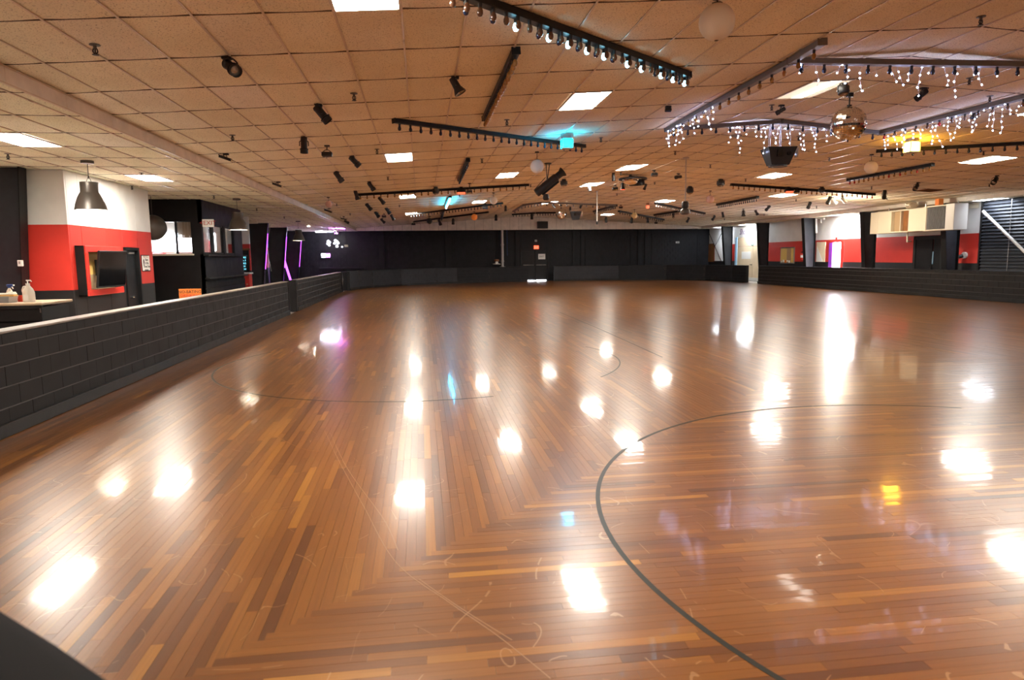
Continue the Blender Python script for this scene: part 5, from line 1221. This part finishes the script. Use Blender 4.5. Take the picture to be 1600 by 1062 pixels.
globe(991.5, 327, 336.5, 4.6, 'lanternyl', 'small yellow lantern before the far fascia')
globe(1362, 241, 261, 9.8, 'papertan', 'ribbed tan paper lantern before the red and amber bulb bar')
globe(1110, 298, 311, 6, 'lanternpk', 'small pinkish lantern near the far wall side')
globe(513, 308, 319, 5.2, 'lanternpk', 'small pale pink lantern over the far bulkhead')
globe(1328, 146, 191.5, 26, 'mirror', 'big mirror ball hanging inside the grey light frame', 'mirror_ball', 'mirror ball', False)
globe(877, 320, 333.5, 8.6, 'mirror', 'small mirror ball hanging near the far fascia', 'mirror_ball', 'mirror ball', False)

# mirrored dish with ring
P = hc(985, 273); s = ppx(P); t = thing('mirror_dish', 'mirrored half dome dish with round black ring below the ridge', 'effect light', P)
b = MB(); R_ = 13*s; b.lathe([(R_*math.cos(PI/2*i/8), -R_*.6*math.sin(PI/2*i/8)) for i in range(9)], 22, (0, 0, -8*s)); b.build('dish', 'mirror', t)
b = MB(); pts = [Vector((R_*1.6*math.cos(2*PI*i/24)+R_*.3, R_*1.6*math.sin(2*PI*i/24), -6.5*s)) for i in range(25)]; b.tube(pts, .035, 6); b.build('ring', 'can', t)
b = MB(); b.cyl((0, 0, 0), (0, 0, -8*s), .05, n=10)
for k in range(3): b.cyl((0, 0, -.03), pts[k*8], .012, n=5)
b.build('hanger', 'can', t)
for k in range(4):
    b = MB(); q = pts[2+k*1]+Vector((0, 0, -.1)); b.lathe([(.002, .1), (.09, .08), (.11, -.08), (.002, -.06)], 12, q); b.build('ring_lamp', 'can', t, 40)
# tubular projector
P = hc(856, 255); s = ppx(P); A0, A1 = P+CR*(-18*s)-CU*(47*s), P+CR*(24*s)-CU*(13*s); A1 = clampdrop(A1, .14)
t = thing('tube_projector', 'big black tubular projector tilted under the ceiling by the white globe', 'projector', P); d = (A1-A0).normalized(); L = (A1-A0).length; Q = A0-P; r = 6.5*s
b = MB(); b.lathe([(.002, 0), (r*.9, 0), (r, .03), (r, L*.74), (r*.8, L*.76), (r*.82, L*.9), (r*1.25, L), (r*1.1, L), (r*.7, L*.9)], 18, Q, d); b.build('barrel', 'can', t, 35)
b = MB(); S = d.cross(UP).normalized(); V = S.cross(d); b.cbox(Q+d*(L*.42)-V*(r*.95), (L*.62, r*.7, r*.9), .02, Matrix((d, S, V)).transposed()); b.build('ballast_box', 'black', t)
b = MB(); b.cbox(Q+d*(L*.42)-V*(r*.95)-S*(r*.36), (L*.6, .012, .02), .003, Matrix((d, S, V)).transposed()); b.build('blue_trim', 'bluep', t)
b = MB(); m_ = Q+d*(L*.5)
for sg in (-1, 1): b.cyl((sg*.05, 0, 0), m_+V*r+S*sg*.04, .012, n=6)
b.cyl((0, 0, -.0), (0, 0, -.02), .1, n=10); b.tube([Q+V*r*.9, m_+V*r*1.6], .01, 5); b.build('hanger', 'can', t)
b = MB(); q = Q+d*(L*.16)-V*(r*2.1); b.lathe([(.002, .08), (.07, .07), (.09, -.04), (.06, -.09), (.002, -.09)], 12, q); b.cyl(q+Vector((0, 0, .06)), Q+d*(L*.18)-V*r, .015); b.build('side_lamp', 'can', t, 40)
# trapezoid speakers
def speaker(x, yt, x0, x1, xb0, xb1, y0, y1, label, cables):
    P = hc(x, yt); s = ppx(P); t = thing('hanging_speaker', label, 'speaker', P)
    W0, W1, H = (x1-x0)*s/2, (xb1-xb0)*s/2, (y1-y0)*s; top = -(y0-yt)*s; ox = ((x0+x1)/2-x)*s; D = W0*1.1
    ca = CR.copy(); ca.z = 0; ca.normalize(); da = Vector((-ca.y, ca.x, 0))
    def pt(u, v, z): return ca*(u+ox)+da*v+UP*z
    b = MB(); b.hexa([pt(-W1, -.05, top-H), pt(W1, -.05, top-H), pt(W1, D*.7, top-H), pt(-W1, D*.7, top-H), pt(-W0, -.16, top), pt(W0, -.16, top), pt(W0, D, top), pt(-W0, D, top)]); b.build('cabinet', 'can', t)
    b = MB(); b.hexa([pt(-W0*.36, -.15, top-H*.55), pt(W0*.0, -.15, top-H*.55), pt(W0*.0, -.1, top-H*.55), pt(-W0*.36, -.1, top-H*.55), pt(-W0*.36, -.18, top-H*.15), pt(0, -.18, top-H*.15), pt(0, -.12, top-H*.15), pt(-W0*.36, -.12, top-H*.15)]); b.build('horn', 'screen', t)
    b = MB(); b.cyl(pt(W0*.45, -.16, top-H*.38), pt(W0*.45, -.12, top-H*.38), W0*.14, n=14); b.build('tweeter', 'screen', t)
    b = MB(); b.hexa([pt(W0*1.02, -.1, top-H*.6), pt(W0*1.12, -.1, top-H*.6), pt(W0*1.12, .02, top-H*.6), pt(W0*1.02, .02, top-H*.6), pt(W0*1.12, -.14, top-.02), pt(W0*1.22, -.14, top-.02), pt(W0*1.22, 0, top-.02), pt(W0*1.12, 0, top-.02)]); b.build('end_plate', 'counter', t)
    b = MB(); b.cyl(pt(0, D*.3, top-H-.03), pt(0, D*.3, top-H), W1*1.02, n=20); b.build('base_ring', 'can', t)
    b = MB()
    for k in range(cables):
        u = -W0*.75+1.5*W0*k/max(1, cables-1); v = (.05, D*.8)[k % 2]; q = pt(u*.9, v, 0); zt = zceil(P.x+q.x)-P.z; b.tube([pt(u, v, top), pt(u*1.02, v, top*.6), Vector((q.x, q.y, zt))], .007, 5)
    b.build('cable', 'wire', t)
speaker(1220, 191, 1198, 1243, 1206, 1234, 229.5, 256, 'black trapezoid speaker hung on pale cables under the icicle lights', 5)
speaker(900, 321, 891, 908.5, 894, 905, 330, 342, 'small far trapezoid speaker beside the small mirror ball', 4)
# poles and rod-hung lamp
P = hc(933, 298); s = ppx(P); t = thing('hanging_pole', 'pale pole hanging from the ceiling before the fascia', 'pole', P); h = 47*s
b = MB(); b.cyl((0, 0, 0), (0, 0, -h), 1.0*s, n=10); b.build('tube', 'pipew', t, 50)
b = MB(); b.cyl((0, 0, -h), (0, 0, -h-2.5*s), 1.3*s, n=10); sph(b, (0, 0, -h-3.5*s), 1.4*s); b.build('end_joint', 'can', t, 50)
b = MB(); b.cyl((0, 0, 0), (0, 0, -.03), 2.4*s, n=14); b.build('ceiling_flange', 'pipew', t)
P = hc(1072, 246); s = ppx(P); t = thing('rod_lamp', 'black bell lamp hanging on a long rod beside the pearl bulb bar', 'lamp', P); h = 67*s
b = MB(); b.cyl((0, 0, 0), (0, 0, -h), .016, n=8); b.cyl((0, 0, 0), (0, 0, -.03), .09, n=12); b.build('rod', 'pipew', t)
b = MB(); b.lathe([(.002, 0), (4*s, -.5*s), (5.5*s, -3*s), (5.5*s, -9*s), (4*s, -11*s), (.002, -11*s)], 16, (0, 0, -h)); b.build('motor', 'can', t, 40)
b = MB(); b.lathe([(3*s, -11*s), (6.5*s, -13*s), (8*s, -16*s), (7.5*s, -19*s), (4*s, -21*s), (.002, -21*s)], 18, (0, 0, -h)); b.build('bell', 'shade', t, 40)
# red beacon
P = hc(1012, 317); s = ppx(P); t = thing('beacon', 'small red beacon hanging near the far pearl bulb bar', 'beacon', P)
b = MB(); b.cyl((0, 0, 0), (0, 0, -4*s), 2.6*s, n=12); b.build('base', 'brown', t, 40)
b = MB(); b.lathe([(2.6*s, -4*s), (2.7*s, -7*s), (1.8*s, -8.5*s), (.002, -8.8*s)], 12); b.build('dome', 'redlit', t, 50)

# vents
for x, y, w_, h_, rnd, lb in ((1151, 211.5, 17, .28, True, 'round dark vent in the ceiling beside the hanging speaker'), (1450, 297, 30, .5, False, 'flat brown vent in the ceiling over the heater unit'), (1190, 335, 12, .5, False, 'small brown vent in the ceiling near the tan doors')):
    P = hc(x, y); s = ppx(P); sl = SL if P.x < RX else -SR; R3 = Matrix.Rotation(-sl, 3, 'Y'); b = MB(); wv = w_*s/2; t = thing('ceiling_vent', lb, 'vent', P)
    if rnd:
        for k in range(4): r0, r1 = wv*(1-.24*k), wv*(.86-.24*k); b.lathe([(r0, 0), (r0, -.018+.004*k), (max(r1, .01), -.024+.004*k), (max(r1, .01), -.004)], 22, (0, 0, 0), (-sl, 0, 1))
        b.build('vent_ring', 'steel', t)
        b = MB(); b.cyl((0, 0, -.001), (0, 0, -.004), wv*.9, n=20); b.build('vent_throat', 'blackrough', t)
    else:
        for k in (-1, 1): b.box(R3 @ Vector((k*wv, 0, -.01)), (.03, .6, .02), R3)
        for k in (-1, 1): b.box(R3 @ Vector((0, k*.3, -.01)), (wv*2, .03, .02), R3)
        b.build('frame', 'brown', t); b = MB()
        for k in range(7): b.box(R3 @ Vector((0, -.25+.083*k, -.008)), (wv*2-.03, .05, .006), R3 @ Matrix.Rotation(.5, 3, 'X'))
        b.build('vent_slat', 'brown', t)

# ================================================================== SPRINKLERS
b = MB(); b.lathe([(.002, 0), (.04, 0), (.04, -.004), (.012, -.008), (.012, -.03)], 12); SPK0 = b.mesh('escutcheon', 'shade', 40)
b = MB(); b.tube([(-.012, 0, -.028), (-.018, 0, -.05), (-.004, 0, -.072)], .005, 5); b.tube([(.012, 0, -.028), (.018, 0, -.05), (.004, 0, -.072)], .005, 5); b.cyl((0, 0, -.03), (0, 0, -.066), .006, n=6); b.cyl((0, 0, -.072), (0, 0, -.076), .024, n=10); SPK1 = b.mesh('head', 'can', 40)
def sprinkler(P, label):
    t = thing('sprinkler', label, 'sprinkler', P, 'fire sprinklers in the ceiling'); inst('escutcheon', SPK0, t, scale=(1.25,)*3); inst('head', SPK1, t, scale=(1.25,)*3)
main = [(148, 70), (553, 146), (363, 211), (792, 187), (1074, 123), (939, 215), (589, 233), (753, 248), (606, 276), (1533, 26), (1515, 122), (1547, 150), (617, 302), (526, 318), (624, 320), (547, 333), (718, 303), (829, 288), (970, 269), (964, 302), (1023, 284), (1110, 257), (1055, 236), (1206, 164), (1248, 213), (1296, 246), (1165, 279), (1211, 296), (1244, 311), (1362, 291), (1386, 308), (1546, 287), (1537, 236), (1194, 334), (1276, 322), (1132, 341), (770, 320)]
main.sort(key=lambda q: depth(hc(*q)))
for i, q in enumerate(main):
    P = hc(*q); sd = 'block wall slope' if P.x < RX else 'duct wall slope'
    same = [w_ for w_ in main if (hc(*w_).x < RX) == (P.x < RX)]
    sprinkler(P, f'small dark sprinkler head, {ORD[same.index(q)] if same.index(q) < 20 else "far"} from the camera on the {sd}')
for q, lb in (((12, 240), 'sprinkler head in the low ceiling by the near glowing panel'), ((221, 270), 'sprinkler head in the low ceiling before the second glowing panel'), ((206, 290), 'sprinkler head in the low ceiling at the red room edge'), ((334, 305), 'sprinkler head in the low ceiling over the black booth'), ((401, 325), 'sprinkler head in the low ceiling past the booth pendant'), ((444, 338), 'sprinkler head in the low ceiling before the far pendant')):
    sprinkler(hz(*q, ZL), lb)
